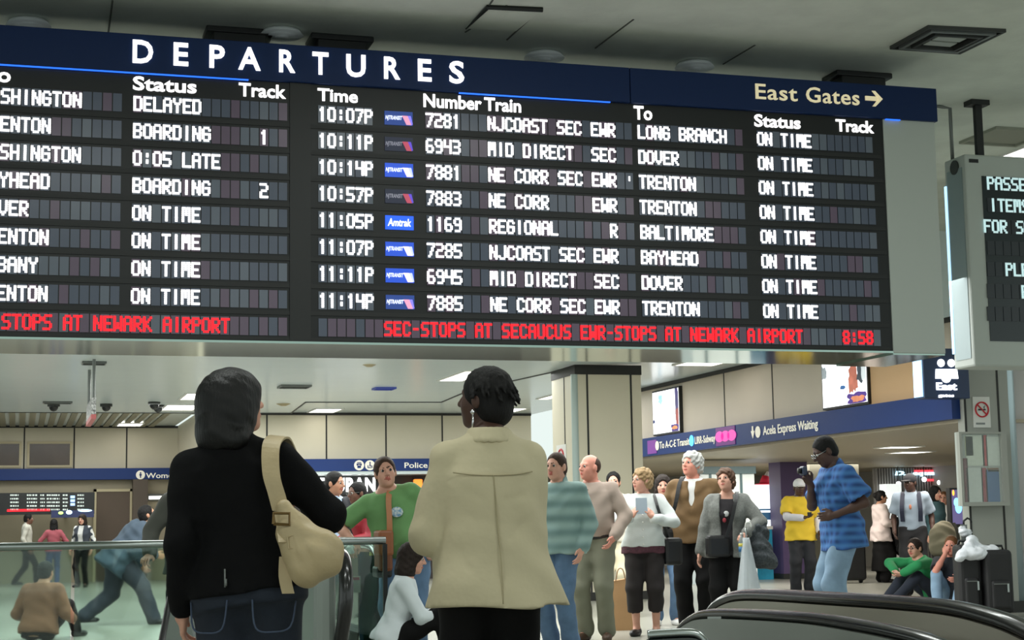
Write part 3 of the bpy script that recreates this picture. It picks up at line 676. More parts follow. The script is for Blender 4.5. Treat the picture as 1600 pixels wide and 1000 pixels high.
a = atX(1177, 690, xf); mb = MB(); mb.slab([(xf, a[1]+.06, 2.42), (xf, a[1], 2.31), (xf, a[1]-.06, 2.42)], (-.008, 0, 0)); mb.slab([(xf, a[1]+.02, 2.42), (xf, a[1]-.02, 2.42), (xf, a[1]-.02, 2.49), (xf, a[1]+.02, 2.49)], (-.008, 0, 0)); mb.build('arrow', m_signw, bt2)
q0 = atX(1012, 700, xf); q1 = atX(1026, 700, xf); mb = MB(); mb.box((xf-.004, q1[1], 2.27), (xf+.005, q0[1], 2.5)); mb.build('magenta_patch', mat('violet', (140, 70, 170), .4), bt2)
mb = MB(); mb.box((XW-.02, YN, 2.20), (24, 37, 2.24)); struct(mb.build('ceiling_arcade', mat('beige_soffit', (176, 164, 142), .5)), 'beige low ceiling of the arcade')
# lit posters: blotchy advertisements on thin light boxes
def poster(name_l, corners, xx, blotches):
    (xa, ya_), (xb, yb_) = corners; p = atX(xa, ya_, xx); q = atX(xb, yb_, xx)
    y0, y1 = p[1], q[1]; z0, z1 = 2.575, p[2]
    o = thing('lit_poster', name_l, 'poster', (xx, (y0+y1)/2, z0))
    mb = MB(); mb.box((xx-.06, y1, z0), (xx+.04, y0, z1)); mb.build('frame', m_black, o)
    mb = MB(); mb.box((xx-.068, y1+.03, z0+.03), (xx-.058, y0-.03, z1-.03)); mb.build('lit_sheet', mat('lit_sheet', (250, 252, 255), .4, emit=1.5), o)
    rnd = random.Random(int(y0*100))
    for i, (u, v, ru, rv, cc) in enumerate(blotches):
        L = y0-y1; H = z1-z0; P_ = []
        for k in range(22):
            t = 2*math.pi*k/22; f = rnd.uniform(.72, 1.12); g_ = 1/max(abs(math.cos(t)), abs(math.sin(t)))**.7
            P_.append((xx-.0685-i*.0006, min(max(y0-(u+ru*f*g_*math.cos(t))*L, y1+.03), y0-.03), min(max(z1-(v+rv*f*g_*math.sin(t))*H, z0+.03), z1-.03)))
        mb = MB(); mb.slab(P_, (.001, 0, 0)); mb.build('printed_patch', mat('patch_%d_%d_%d' % cc, cc, .5, emit=.7, noise=.3, nscale=6), o)
    return o
poster('narrow lit poster beside the cream pillar, white with a dark figure at its edge', ((1024, 612), (1066, 605)), XW, [(.92, .30, .07, .30, (70, 64, 120)), (.93, .66, .06, .2, (160, 80, 76)), (.84, .9, .15, .10, (70, 50, 130)), (.84, .88, .10, .04, (240, 150, 90)), (.33, .22, .08, .10, (170, 222, 252)), (.06, .68, .05, .04, (50, 60, 110))])
poster('wide lit poster left of the salmon panel, white with a red patch', ((1289, 566), (1361, 560)), XW, [(.70, .45, .1, .3, (200, 120, 100)), (.88, .30, .1, .28, (70, 80, 90)), (.93, .35, .05, .2, (230, 240, 245)), (.78, .86, .22, .12, (90, 60, 150)), (.80, .87, .15, .06, (240, 150, 110)), (.48, .6, .06, .04, (60, 110, 170)), (.07, .25, .06, .14, (150, 160, 165))])

# blue lit East sign at the end of that wall
Ys = 16.45; a = atY(1445, 622, Ys); b = atY(1512, 545, Ys)
o = thing('lit_sign', 'dark blue lit box sign with white figures and the word East', 'sign', ((a[0]+b[0])/2, Ys, a[2]))
mb = MB(); mb.box((a[0], Ys, a[2]), (b[0], Ys+.22, b[2])); mb.build('box', mat('deep_blue', (14, 40, 78), .35), o, bevel=.006)
mb = MB(); mb.box((a[0]-.012, Ys+.03, a[2]+.02), (a[0]+.002, Ys+.21, b[2]-.02)); mb.build('lit_side', mat('blue_white_lit', (170, 215, 255), .4, emit=1.6), o)
mwl = mat('white_neon', (255, 255, 255), .4, emit=2.6)
p = atY(1463, 609, Ys); text('lettering', 'East', p, .085, mwl, o, width=atY(1495, 609, Ys)[0]-p[0], th=.012, bold=.03)
for px_ in (1470, 1486):
    c = atY(px_, 570, Ys); mb = MB(); mb.disc((c[0], Ys, c[2]+.02), .045, XR, ZU, 16, .012); mb.slab([(c[0]-.07, Ys, c[2]-.05), (c[0]+.07, Ys, c[2]-.05), (c[0]+.08, Ys, c[2]-.16), (c[0]-.08, Ys, c[2]-.16)], (0, -.012, 0)); mb.build('figure_pictogram', mwl, o)
c = atY(1478, 590, Ys); mb = MB(); mb.disc((c[0], Ys, c[2]), .06, XR, ZU, 16, .012); mb.build('figure_pictogram', mwl, o)
mb = MB(); mb.box((b[0]-.3, Ys+.2, b[2]-.12), (b[0]-.22, 16.9, b[2]-.04)); mb.box((b[0]-.3, 16.82, b[2]-.12), (10.56, 16.9, b[2]-.04)); mb.build('bracket', m_black, o)
p = atY(1466, 620, Ys); text('lettering', 'gates', p, .035, mwl, o, width=.2, th=.012, bold=.02)

# ---- arcade interior behind that wall
mb = MB(); mb.box((10.55, 36.9, 0), (24, 37.0, 2.2)); struct(mb.build('wall_arcade', mat('grey_beige_wall', (150, 146, 138), .6, noise=.08, nscale=1)), 'grey rear wall of the arcade')
mb = MB(); mb.box((XW+8.5, 16, 0), (XW+8.6, 37, 2.2)); struct(mb.build('wall_arcade_side', mat('grey_beige_wall', (150, 146, 138))), 'grey side wall of the arcade')
def pier(name_, label, xa, xb, y, d, m, top=2.2, dep=.5, cat='pillar'):
    p = atD(xa, hor(xa), d); q = atY(xb, hor(xb), p[1]); mb = MB(); mb.box((p[0], p[1], 0), (q[0], p[1]+dep, top)); mb.box((p[0]-.01, p[1]-.01, 0), (q[0]+.01, p[1]+dep+.01, .1), 1)
    return struct(mb.build(name_, [m, m_dkgrey], bevel=0), label, cat)
pier('pillar', 'purple pillar behind the man in yellow', 1222, 1264, 0, 31, mat('purple_paint', (96, 80, 120), .45))
pier('pillar', 'grey pillar behind the man in plaid', 1268, 1345, 0, 32, mat('olive_grey', (128, 126, 112), .5))
mb = MB(); p = atD(1368, 800, 35.2); q = atY(1492, 800, p[1])
n_ = 60
for i in range(n_):
    x = p[0]+(q[0]-p[0])*i/n_; w_ = (q[0]-p[0])/n_; mb.box((x, p[1]-(.05 if i % 2 else 0), .02), (x+w_, p[1]+.06, 2.18))
struct(mb.build('shutter', mat('corrugated_metal', (150, 148, 146), .4, metal=.3)), 'ribbed metal shutter at the rear of the arcade')
YS = p[1]-.1
o = thing('shop_sign', 'red and white lit shop sign on the ribbed shutter behind the man with a camera', 'sign', atY(1440, 742, YS))
a = atY(1398, 742.5, YS); b = atY(1468, 742, YS)
text('lettering', 'D.  aquar', a, .09, mat('sign_cyan', (190, 235, 255), .4, emit=2), o, width=b[0]-a[0], th=.04, bold=.03, shear=.2)
a = atY(1430, 738, YS); b = atY(1476, 734, YS); mb = MB(); mb.box((a[0], YS, a[2]), (b[0], YS+.04, b[2])); a = atY(1450, 752, YS); b = atY(1480, 748, YS); mb.box((a[0], YS, a[2]), (b[0], YS+.04, b[2])); mb.build('red_tube', mat('red_tube', (230, 70, 80), .4, emit=1.2), o)
for px_, py_ in ((1404, 756), (1444, 749), (1468, 754)):
    c = atY(px_, py_, YS-.2); mb = MB(); mb.ball(c, .055, 12, 8); mb.tube([c, (c[0], c[1], 2.2)], .01, 6, 1)
    o = mb.build('pendant_lamp', [mwl, m_dkgrey]); tag(o, {1404: 'round white pendant lamp left of the man with a camera', 1444: 'round white pendant lamp right behind the cap of the man with a camera', 1468: 'round white pendant lamp nearest the small screen'}[px_], 'lamp', 'pendant lamps in the arcade')
# bright window display behind the pink coat
a = atY(1386, 800, YS-.3); b = atY(1408, 756, YS-.3)
o = thing('display_case', 'brightly lit white display case behind the woman in pink', 'display', (a[0], YS-.3, 0))
mb = MB(); mb.box((a[0], YS-.3, .9), (b[0], YS-.02, b[2])); mb.build('lit_case', mat('white_case', (235, 242, 240), .4, emit=.9), o); mb = MB(); mb.box((a[0], YS-.3, 0), (b[0], YS-.02, .9)); mb.build('plinth', m_white, o)
# screen with a glowing blue shape
a = atD(1499, 815, 25.0); b = atY(1512, 762, a[1]); a2 = atY(1486, 815, a[1])
o = thing('video_screen', 'purple screen with a glowing blue heart shape left of the poster case', 'screen', (a2[0], a[1], 0))
mb = MB(); mb.box((a2[0], a[1], .95), (b[0], a[1]+.1, b[2])); mb.build('housing', m_black, o)
mb = MB(); mb.box((a2[0]+.03, a[1]-.008, 1.0), (b[0], a[1], b[2]-.03)); mb.build('panel', mat('violet_screen', (92, 84, 130), .3, emit=.5), o)
c = atY(1497, 788, a[1]); mb = MB(); mb.ball((c[0]-.03, a[1]-.01, c[2]+.03), (.05, .01, .07), 12, 8); mb.ball((c[0]+.04, a[1]-.01, c[2]+.05), (.05, .01, .07), 12, 8); mb.ball((c[0], a[1]-.01, c[2]-.05), (.06, .01, .09), 12, 8); mb.build('glowing_shape', mat('glow_blue', (120, 190, 255), .3, emit=2), o)
c = atY(1489, 770, a[1]); mb = MB(); mb.ball((c[0], a[1]-.01, c[2]), (.02, .01, .045), 10, 6); mb.build('glowing_flame', mat('glow_orange', (255, 160, 60), .3, emit=2), o)
mb = MB(); mb.box((a2[0]+.05, a[1]+.02, 0), (b[0]-.05, a[1]+.3, .95)); mb.build('stand', m_endp, o)
# white cabinet behind the grey-haired man
d_ = 29.0; a = atD(1090, 815, d_); b = atY(1178, 733, a[1]); 
o = thing('cabinet', 'white tall cabinet with a teal top rail behind the grey-haired man', 'cabinet', (a[0], a[1], 0))
mb = MB(); mb.box((a[0], a[1], 0), (b[0], a[1]+.5, b[2]-.08)); mb.build('body', mat('pale_cabinet', (214, 224, 226), .4), o)
mb = MB(); mb.box((a[0]-.05, a[1]-.04, b[2]-.08), (b[0]+.02, a[1]+.5, b[2]+.05)); mb.build('top_rail', mat('teal_rail', (70, 96, 102), .4), o)
for px_ in (1110, 1158):
    x = atY(px_, 760, a[1])[0]; mb = MB(); mb.box((x-.02, a[1]-.02, 0), (x+.02, a[1], b[2]-.08)); mb.build('stile', mat('teal_rail', (70, 96, 102)), o)
# lit stall with red hats
d_ = 31.5; a = atD(1174, 840, d_); b = atY(1223, 757, a[1]); ct = atY(1200, 822, a[1]-.3); Yk = a[1]
o = thing('display_case', 'bright white lit display case of the stall beside the purple pillar', 'display', (a[0], Yk, 0))
mb = MB(); mb.box((a[0], Yk, ct[2]), (b[0], Yk+.4, b[2])); mb.build('lit_case', mat('bright_case', (238, 248, 255), .4, emit=1.5), o)
mb = MB(); mb.box((a[0], Yk-.01, ct[2]+.3), (b[0], Yk, ct[2]+.33)); mb.box((a[0]+.15, Yk-.012, ct[2]+.12), (a[0]+.45, Yk, ct[2]+.26)); mb.build('shelf_goods', mat('blue_goods', (90, 160, 200), .5), o)
mb = MB(); mb.box((a[0], Yk+.02, 0), (b[0], Yk+.4, ct[2])); mb.build('plinth', m_dkgrey, o)
o = thing('counter', 'teal glass counter with a white top at the stall', 'counter', (a[0], Yk-.5, 0))
mb = MB(); mb.box((a[0]-.2, Yk-.6, 0), (b[0]-.55, Yk-.08, ct[2]-.06)); mb.build('front', mat('teal_glass', (40, 130, 160), .2, noise=.4, nscale=3, emit=.25), o)
mb = MB(); mb.box((a[0]-.2, Yk-.64, ct[2]-.06), (b[0]-.55, Yk-.06, ct[2])); mb.build('worktop', m_white, o)
for px_, py_, sc_, l_, cc in ((1193, 752, .8, 'red hat on top of the bright stall case', (214, 36, 62)), (1219, 752, .8, 'orange and white hat at the right end of the stall case', (238, 120, 84))):
    c = atY(px_, 757, Yk+.2); mb = MB(); mb.ball((c[0], c[1], b[2]+.015), (.22*sc_, .15, .02), 18, 6); mb.tube([(c[0]+.02, c[1], b[2]+.02), (c[0]+.06, c[1], b[2]+.17)], [.13*sc_, .09*sc_], 14, 0)
    if sc_ < 1: mb.tube([(c[0]+.06, c[1], b[2]+.10), (c[0]+.10, c[1], b[2]+.26)], [.08, .02], 12, 1)
    o = mb.build('hat', [mat('felt_%d' % cc[0], cc, .8, emit=0), m_white], None, True); tag(o, l_, 'hat', 'hats on the stall')
# ---- ceiling lights of the concourse
def clight(px_, py_, z, w, d, label, rz=0, grp='ceiling lights of the concourse'):
    c = atZ(px_, py_, z); t = thing('ceiling_light', label, 'light', (c[0], c[1], z), rz, grp)
    V = lambda lo, hi: (lo, hi)
    mb = MB(); mb.box((c[0]-w/2, c[1]-d/2, z-.012), (c[0]+w/2, c[1]+d/2, z)); o1 = mb.build('diffuser', m_glow, t)
    mb = MB()
    for lo, hi in (((-w/2-.04, -d/2-.04), (w/2+.04, -d/2)), ((-w/2-.04, d/2), (w/2+.04, d/2+.04)), ((-w/2-.04, -d/2), (-w/2, d/2)), ((w/2, -d/2), (w/2+.04, d/2))):
        mb.box((c[0]+lo[0], c[1]+lo[1], z-.016), (c[0]+hi[0], c[1]+hi[1], z))
    mb.build('frame', m_white, t)
clight(301, 619, 3.40, .30, 1.3, 'ceiling light above the black-haired woman, upper of two at her hair')
clight(282, 636, 3.40, .58, 1.3, 'ceiling light beside the dome cameras, left of the black-haired woman')
clight(203, 663, 3.435, .50, .9, 'ceiling light in the slatted ceiling over the recessed wall')
clight(508, 641, 3.462, .50, 1.0, 'ceiling light in the raised bay between the two women')
clight(797, 640, 3.462, .45, .9, 'ceiling light just right of the woman in the beige coat')
clight(724, 587, 3.40, .36, 1.6, 'ceiling light left of the head of the woman in beige')
clight(860, 620, 3.462, .20, .9, 'small ceiling light left of the cream pillar')
clight(1100, 566, 3.462, .60, .8, 'ceiling light above the panelled wall, just under the board')
clight(1405, 698, 2.20, .5, .5, 'nearer of two small lights in the beige arcade ceiling', grp='arcade lights'); clight(1422, 706, 2.20, .5, .6, 'farther of two small lights in the beige arcade ceiling', grp='arcade lights')
clight(1616, 237, 5.1, .5, .6, 'ceiling light behind the passenger information sign')
# dome cameras, vents, sprinkler
for i, (px_, py_, l_) in enumerate(((84, 631, 'dark dome camera on the ceiling, leftmost'), (166, 631, 'dark dome camera right of the hanging rods'), (241, 628, 'dark dome camera beside the ceiling light, front one of a touching pair'), (247, 633, 'dark dome camera nearest the ceiling light, rear one of a touching pair'))):
    c = atZ(px_, py_, 3.40); t = thing('dome_camera', l_, 'camera', c, 0, 'dome cameras')
    mb = MB(); mb.ball((c[0], c[1], 3.36), (.085, .085, .10), 16, 10); mb.build('dome', mat('smoked_dome', (26, 28, 30), .15), t, True)
    mb = MB(); mb.tube([(c[0], c[1], 3.35), (c[0], c[1], 3.40)], .11, 18); mb.build('mount', m_dkgrey, t)
def grille(px_, py_, z, w, d, label, m=m_dkgrey, m2=None, rings=2):
    c = atZ(px_, py_, z); t = thing('ceiling_vent', label, 'vent', (c[0], c[1], z))
    mb = MB(); mb.box((c[0]-w/2, c[1]-d/2, z-.006), (c[0]+w/2, c[1]+d/2, z)); mb.build('backing', m, t)
    mb = MB()
    for k in range(rings):
        s_ = 1-k*.42; a, b = w/2*s_, d/2*s_; q = .05*w
        for lo, hi in (((-a, -b), (a, -b+q)), ((-a, b-q), (a, b)), ((-a, -b+q), (-a+q, b-q)), ((a-q, -b+q), (a, b-q))): mb.box((c[0]+lo[0], c[1]+lo[1], z-.03), (c[0]+hi[0], c[1]+hi[1], z-.006))
    mb.build('louvre', m2 or m_grey, t); return t
grille(147, 566, 3.40, .32, .3, 'small dark ceiling vent above the hanging rods', rings=1)
grille(460, 603, 3.40, .5, .45, 'dark slot vent in the ceiling right of the black-haired woman', rings=1)
grille(600, 606, 3.40, .35, .35, 'small blue-tinted slot vent in the ceiling between the women', mat('blue_grey', (80, 96, 190), .4), mat('blue_grey', (80, 96, 190)), 1)
grille(90, 628, 3.40, .5, .3, 'slot vent behind the leftmost dome camera', rings=1)
c = atZ(443, 631, 3.40); mb = MB(); mb.tube([(c[0], c[1], 3.40), (c[0], c[1], 3.36)], [.14, .05], 14); o = mb.build('sprinkler', mat('brass', (170, 156, 120), .4)); tag(o, 'small brass ceiling sprinkler between the two women', 'sprinkler')
c = atZ(577, 570, 3.40); mb = MB(); mb.tube([(c[0], c[1], 3.40), (c[0], c[1], 3.37)], [.10, .04], 14); o = mb.build('sprinkler', mat('brass', (170, 156, 120))); tag(o, 'small brass ceiling sprinkler just under the middle of the board', 'sprinkler')
# sign seen edge-on, on two rods
Yh = 22.6; a = atY(147, 575, Yh); b = atY(135, 590, Yh+1.2)
o = thing('hanging_sign', 'narrow hanging sign seen edge-on below two grey rods at the left', 'sign', (a[0], Yh, a[2]))
q = atY(147, 655, Yh); q1 = atY(147, 622, Yh)
mb = MB(); mb.tube([(a[0], Yh, 3.40), (a[0], Yh, q1[2])], .022, 8); mb.build('rod', m_grey, o)
mb = MB(); mb.tube([(a[0], Yh+1.5, 3.40), (a[0], Yh+1.5, q1[2]-.05)], .022, 8); mb.build('rod', m_grey, o)
mb = MB(); mb.box((a[0]-.03, Yh-.1, q[2]+.06), (a[0]+.03, Yh+1.6, q1[2])); mb.build('panel', mat('checker_panel', (225, 225, 225), .4, rgb2=(40, 40, 40), nscale=30), o)
mb = MB(); mb.box((a[0]-.032, Yh-.1, q[2]), (a[0]+.032, Yh+1.6, q[2]+.06)); mb.build('lower_edge', mat('red_edge', (190, 90, 90), .4), o)

# ---- cream pillar in the middle
Xp0, Xp1, Yp = 7.74, 8.76, 22.5
mb = MB(); mb.box((Xp0, Yp, 0), (Xp1, Yp+1.1, 3.26)); mb.box((Xp0-.01, Yp-.01, 3.26), (Xp1+.01, Yp+1.11, 3.40), 1); mb.box((Xp0-.02, Yp-.02, 0), (Xp1+.02, Yp+1.12, .12), 1)
for x in (7.92, 8.60): mb.box((x-.014, Yp-.006, .12), (x+.014, Yp, 3.26), 1)
mb.box((Xp0-.006, Yp+.5, .12), (Xp0, Yp+.53, 3.26), 1)
struct(mb.build('pillar', [m_panel, m_joint]), 'cream panelled pillar behind the bald man', 'pillar')
mb = MB(); mb.tube([(Xp0, Yp+.04, .12), (Xp0, Yp+.04, 3.26)], .055, 14); struct(mb.build('trim_6', mat('pale_blue_corner', (166, 182, 178), .3)), 'pale rounded corner strip of the cream pillar')
def nosmoke(o, c, right, r, m_r=None):
    m_r = m_r or mat('sign_red', (196, 40, 52), .5); right = np.array(right, float); n = np.cross(right, ZU); c = np.array(c, float)
    q = lambda u, v: c+right*u+ZU*v+n*.004
    mb = MB(); mb.tube([q(r*math.cos(2*math.pi*k/24), r*math.sin(2*math.pi*k/24)) for k in range(25)], r*.11, 6)
    mb.tube([q(-r*.68, r*.68), q(r*.68, -r*.68)], r*.10, 6); mb.build('red_ring', m_r, o)
    mb = MB(); mb.slab([q(-r*.6, -r*.12), q(r*.55, -r*.12), q(r*.55, r*.08), q(-r*.6, r*.08)], n*.003); mb.tube([q(r*.4, r*.15), q(r*.3, r*.35), q(r*.5, r*.5)], r*.05, 5); mb.build('cigarette', m_black, o)
a = atX(878, 716, Xp0); o = thing('notice', 'small white no smoking notice on the side of the cream pillar', 'sign', (Xp0-.012, a[1], a[2]-.25))
mb = MB(); mb.box((Xp0-.01, a[1]-.22, a[2]-.24), (Xp0-.001, a[1]+.22, a[2]+.2)); mb.build('sheet', m_white, o); nosmoke(o, (Xp0-.012, a[1], a[2]), -YF, .13)
# ---- column at right with poster case and no smoking sign
Xc0, Xc1, Yc = 10.52, 11.12, 16.72
mb = MB(); mb.box((Xc0, Yc, 0), (Xc1, Yc+.14, 5.1)); mb.box((Xc0-.02, Yc-.02, 0), (Xc1+.6, Yc, .13), 1)
for px_ in (1507, 1559): x = atY(px_, 620, Yc)[0]; mb.box((x-.012, Yc-.006, .13), (x+.012, Yc, 5.1), 1)
struct(mb.build('column', [mat('column_grey', (158, 160, 152), .45), m_joint]), 'grey panelled column with a no smoking sign', 'pillar')
mb = MB(); mb.tube([(Xc1, Yc+.16, 0), (Xc1, Yc+.16, 5.1)], .16, 20); mb.box((Xc1+.08, Yc+.16, 0), (Xc1+1.4, Yc+.8, 5.1), 1)
struct(mb.build('wall_column_side', [mat('pale_blue_metal', (180, 198, 204), .28, metal=.4), mat('pale_wall', (206, 202, 200), .5)], None, True), 'pale wall with a rounded corner beside the grey column')
a = atY(1522, 668, Yc-.012); b = atY(1546, 620, Yc-.012)
o = thing('no_smoking_sign', 'white no smoking sign high on the grey column', 'sign', ((a[0]+b[0])/2, Yc, a[2]))
mb = MB(); mb.box((a[0], Yc-.012, a[2]), (b[0], Yc-.001, b[2])); mb.build('sheet', m_white, o); c = atY(1534, 640, Yc-.012); nosmoke(o, (c[0], Yc-.014, c[2]), XR, .085)
mb = MB(); c = atY(1525, 662, Yc-.012)
mb.box((c[0], Yc-.014, c[2]-.01), (c[0]+.12, Yc-.012, c[2]+.012)); mb.build('caption_bar', m_grey, o)
a = atY(1502, 791, Yc-.1); b = atY(1570, 675, Yc-.1); Yq = Yc-.12
o = thing('poster_case', 'grey framed notice case with red-edged leaflets on the grey column', 'noticeboard', ((a[0]+b[0])/2, Yc, a[2]))
mb = MB(); mb.box((a[0]+.02, Yq+.03, a[2]), (b[0], Yc, b[2])); mb.build('back', m_endp, o)
mb = MB(); w_ = .045
for lo, hi in (((a[0], a[2]), (b[0], a[2]+w_)), ((a[0], b[2]-w_*.5), (b[0], b[2])), ((a[0], a[2]+w_), (a[0]+w_*.7, b[2]-w_*.5)), ((b[0]-w_*1.6, a[2]+w_), (b[0], b[2]-w_*.5))): mb.box((lo[0], Yq-.01, lo[1]), (hi[0], Yq+.05, hi[1]))
mb.build('frame', mat('column_grey', (158, 160, 152)), o)
def leaf(x0, y0, x1, y1, rgb, nm='leaflet'):
    q = atY(x0, y1, Yq+.028); q2 = atY(x1, y0, Yq+.028); mb = MB(); mb.box((q[0], Yq+.022, q[2]), (q2[0], Yq+.03, q2[2])); mb.build(nm, mat('leaf_%d_%d_%d' % rgb, rgb, .4, noise=.08, nscale=30), o)
leaf(1510, 680, 1536, 728, (204, 212, 196)); leaf(1536, 680, 1541, 728, (176, 40, 50)); leaf(1542, 682, 1560, 728, (206, 214, 204)); leaf(1512, 731, 1534, 785, (196, 204, 196)); leaf(1535, 731, 1541, 786, (150, 30, 50)); leaf(1542, 734, 1560, 786, (56, 96, 146)); leaf(1543, 731, 1560, 737, (120, 84, 56)); leaf(1508, 716, 1511, 786, (110, 30, 44)); leaf(1509, 682, 1519, 712, (220, 226, 170))
mb = MB(); mb.box((a[0]+.03, Yq-.002, a[2]+.04), (b[0]-.07, Yq+.004, b[2]-.02)); mb.build('pane', mat('clear_pane', (235, 245, 240), .05, alpha=.10), o)
# ================================================================ departures board
YB0 = atD(800, 300, 13)[1]
board = thing('departures_board', 'huge black flap departures board with white and red lettering across the hall', 'board', (3.0, YB0+.5, 2.483))
mb = MB(); mb.box((-2.6, YB0+.012, 2.50), (7.045, YB0+1.0, 4.55)); mb.build('housing', mat('board_black', (19, 22, 23), .38, spec=.4), board)
mb = MB(); mb.box((7.045, YB0, 2.483), (7.543, YB0+1.0, 4.55)); mb.build('end_panel', m_endp, board, bevel=.008)
mb = MB(); mb.box((-2.6, YB0+.002, 2.483), (7.045, YB0+1.02, 2.50)); mb.box((7.045, YB0+.01, 2.47), (7.54, YB0+1.02, 2.483)); mb.build('soffit_panel', m_mirror, board)
mb = MB(); mb.box((-2.6, YB0-.03, 4.50), (4.72, YB0+.9, 4.793)); mb.box((4.726, YB0-.03, 4.50), (7.56, YB0+.9, 4.793)); hd = mb.build('header_panel', m_hdr, board, bevel=.006)
mb = MB(); mb.box((1.94, YB0, 2.50), (2.10, YB0+.012, 4.50)); mb.build('mullion', m_black, board)
mblue = mat('blue_reflection', (40, 110, 255), .4, emit=1.3)  # blue reflection of a tube along the header edge, painted as glow
for a, b in ((-2.6, 1.62), (3.28, 4.55), (7.06, 7.2)):
    mb = MB(); mb.box((a, YB0-.022, 4.492), (b, YB0-.004, 4.502)); mb.build('reflection_strip', mblue, board)
yf = YB0-.031
# DEPARTURES, letter by letter
for i, (ch, xa, xb) in enumerate((('D', 207, 239), ('E', 271, 294), ('P', 327, 351), ('A', 372, 407), ('R', 436, 461), ('T', 488, 513), ('U', 541, 571), ('R', 600, 625), ('E', 653, 674), ('S', 702, 725))):
    p = atY(xa, 80+ (xa-207)*.0675+16, yf); q = atY(xb, 96+(xb-207)*.0675, yf)
    text('title_letter', ch, (p[0], yf, 4.573), .178, m_lett, board, width=q[0]-p[0], th=.012, bold=.022)
t_ = text('gate_lettering', 'East', (5.838, yf, 4.600), .135, m_tan, board, width=.385, th=.01, bold=.008, spacing=1.06); text('gate_lettering', 'Gates', (6.305, yf, 4.600), .135, m_tan, board, width=.50, th=.01, bold=.008, spacing=1.06)
arrow(board, (6.945, yf, 4.665), .165, .135, m_tan)
yk = YB0+.010
heads = (('To', -.31, .20, .11), ('Status', .763, .47, .105), ('Track', 1.55, .36, .105), ('Time', 2.155, .315, .10), ('Number', 2.995, .475, .108), ('Train', 3.492, .305, .108), ('To', 4.762, .16, .115), ('Status', 5.838, .425, .105), ('Track', 6.595, .36, .105))
for s, x, w_, h in heads: text('column_heading', s, (x, yk, 4.375), h, m_lett, board, width=w_, th=.008, bold=.022)
mflap = [mat('flap_slate', (84, 92, 110), .25), mat('flap_plum', (104, 88, 108), .25), mat('flap_grey', (102, 110, 124), .25)]
mband = mat('board_bezel', (18, 20, 20), .5)
L_ = [('WASHINGTON', 'DELAYED', ''), ('TRENTON', 'BOARDING', '1'), ('WASHINGTON', '0:05 LATE', ''), ('BAYHEAD', 'BOARDING', '2'), ('DOVER', 'ON TIME', ''), ('TRENTON', 'ON TIME', ''), ('ALBANY', 'ON TIME', ''), ('TRENTON', 'ON TIME', '')]
R_ = [('10:07P', 1, '7281', 'NJCOAST SEC EWR', 'LONG BRANCH'), ('10:11P', 0, '6943', 'MID DIRECT  SEC', 'DOVER'), ('10:14P', 2, '7881', "NE CORR SEC EWR", 'TRENTON'), ('10:57P', 0, '7883', 'NE CORR     EWR', 'TRENTON'),
      ('11:05P', 3, '1169', 'REGIONAL      R', 'BALTIMORE'), ('11:07P', 2, '7285', 'NJCOAST SEC EWR', 'BAYHEAD'), ('11:11P', 2, '6945', 'MID DIRECT  SEC', 'DOVER'), ('11:14P', 1, '7885', 'NE CORR SEC EWR', 'TRENTON')]
ys = YB0+.010; yt = ys-.006
Z = lambda i: 4.268-.2073*i
def words(s, u, z, m, row, pitch=.0724):
    i = 0
    for w in s.split(' '):
        if w: mb = MB(); flaps(mb, w, u+i*pitch, z, yt, pitch); mb.build('flap_lettering', m, row)
        i += len(w)+1
mlogo = {0: mat('logo_navy', (26, 34, 62), .4, emit=.25), 1: mat('logo_blue', (36, 66, 140), .4, emit=.6), 2: mat('logo_bright', (32, 74, 190), .4, emit=.9), 3: mat('logo_amt', (26, 84, 230), .4, emit=1.1)}
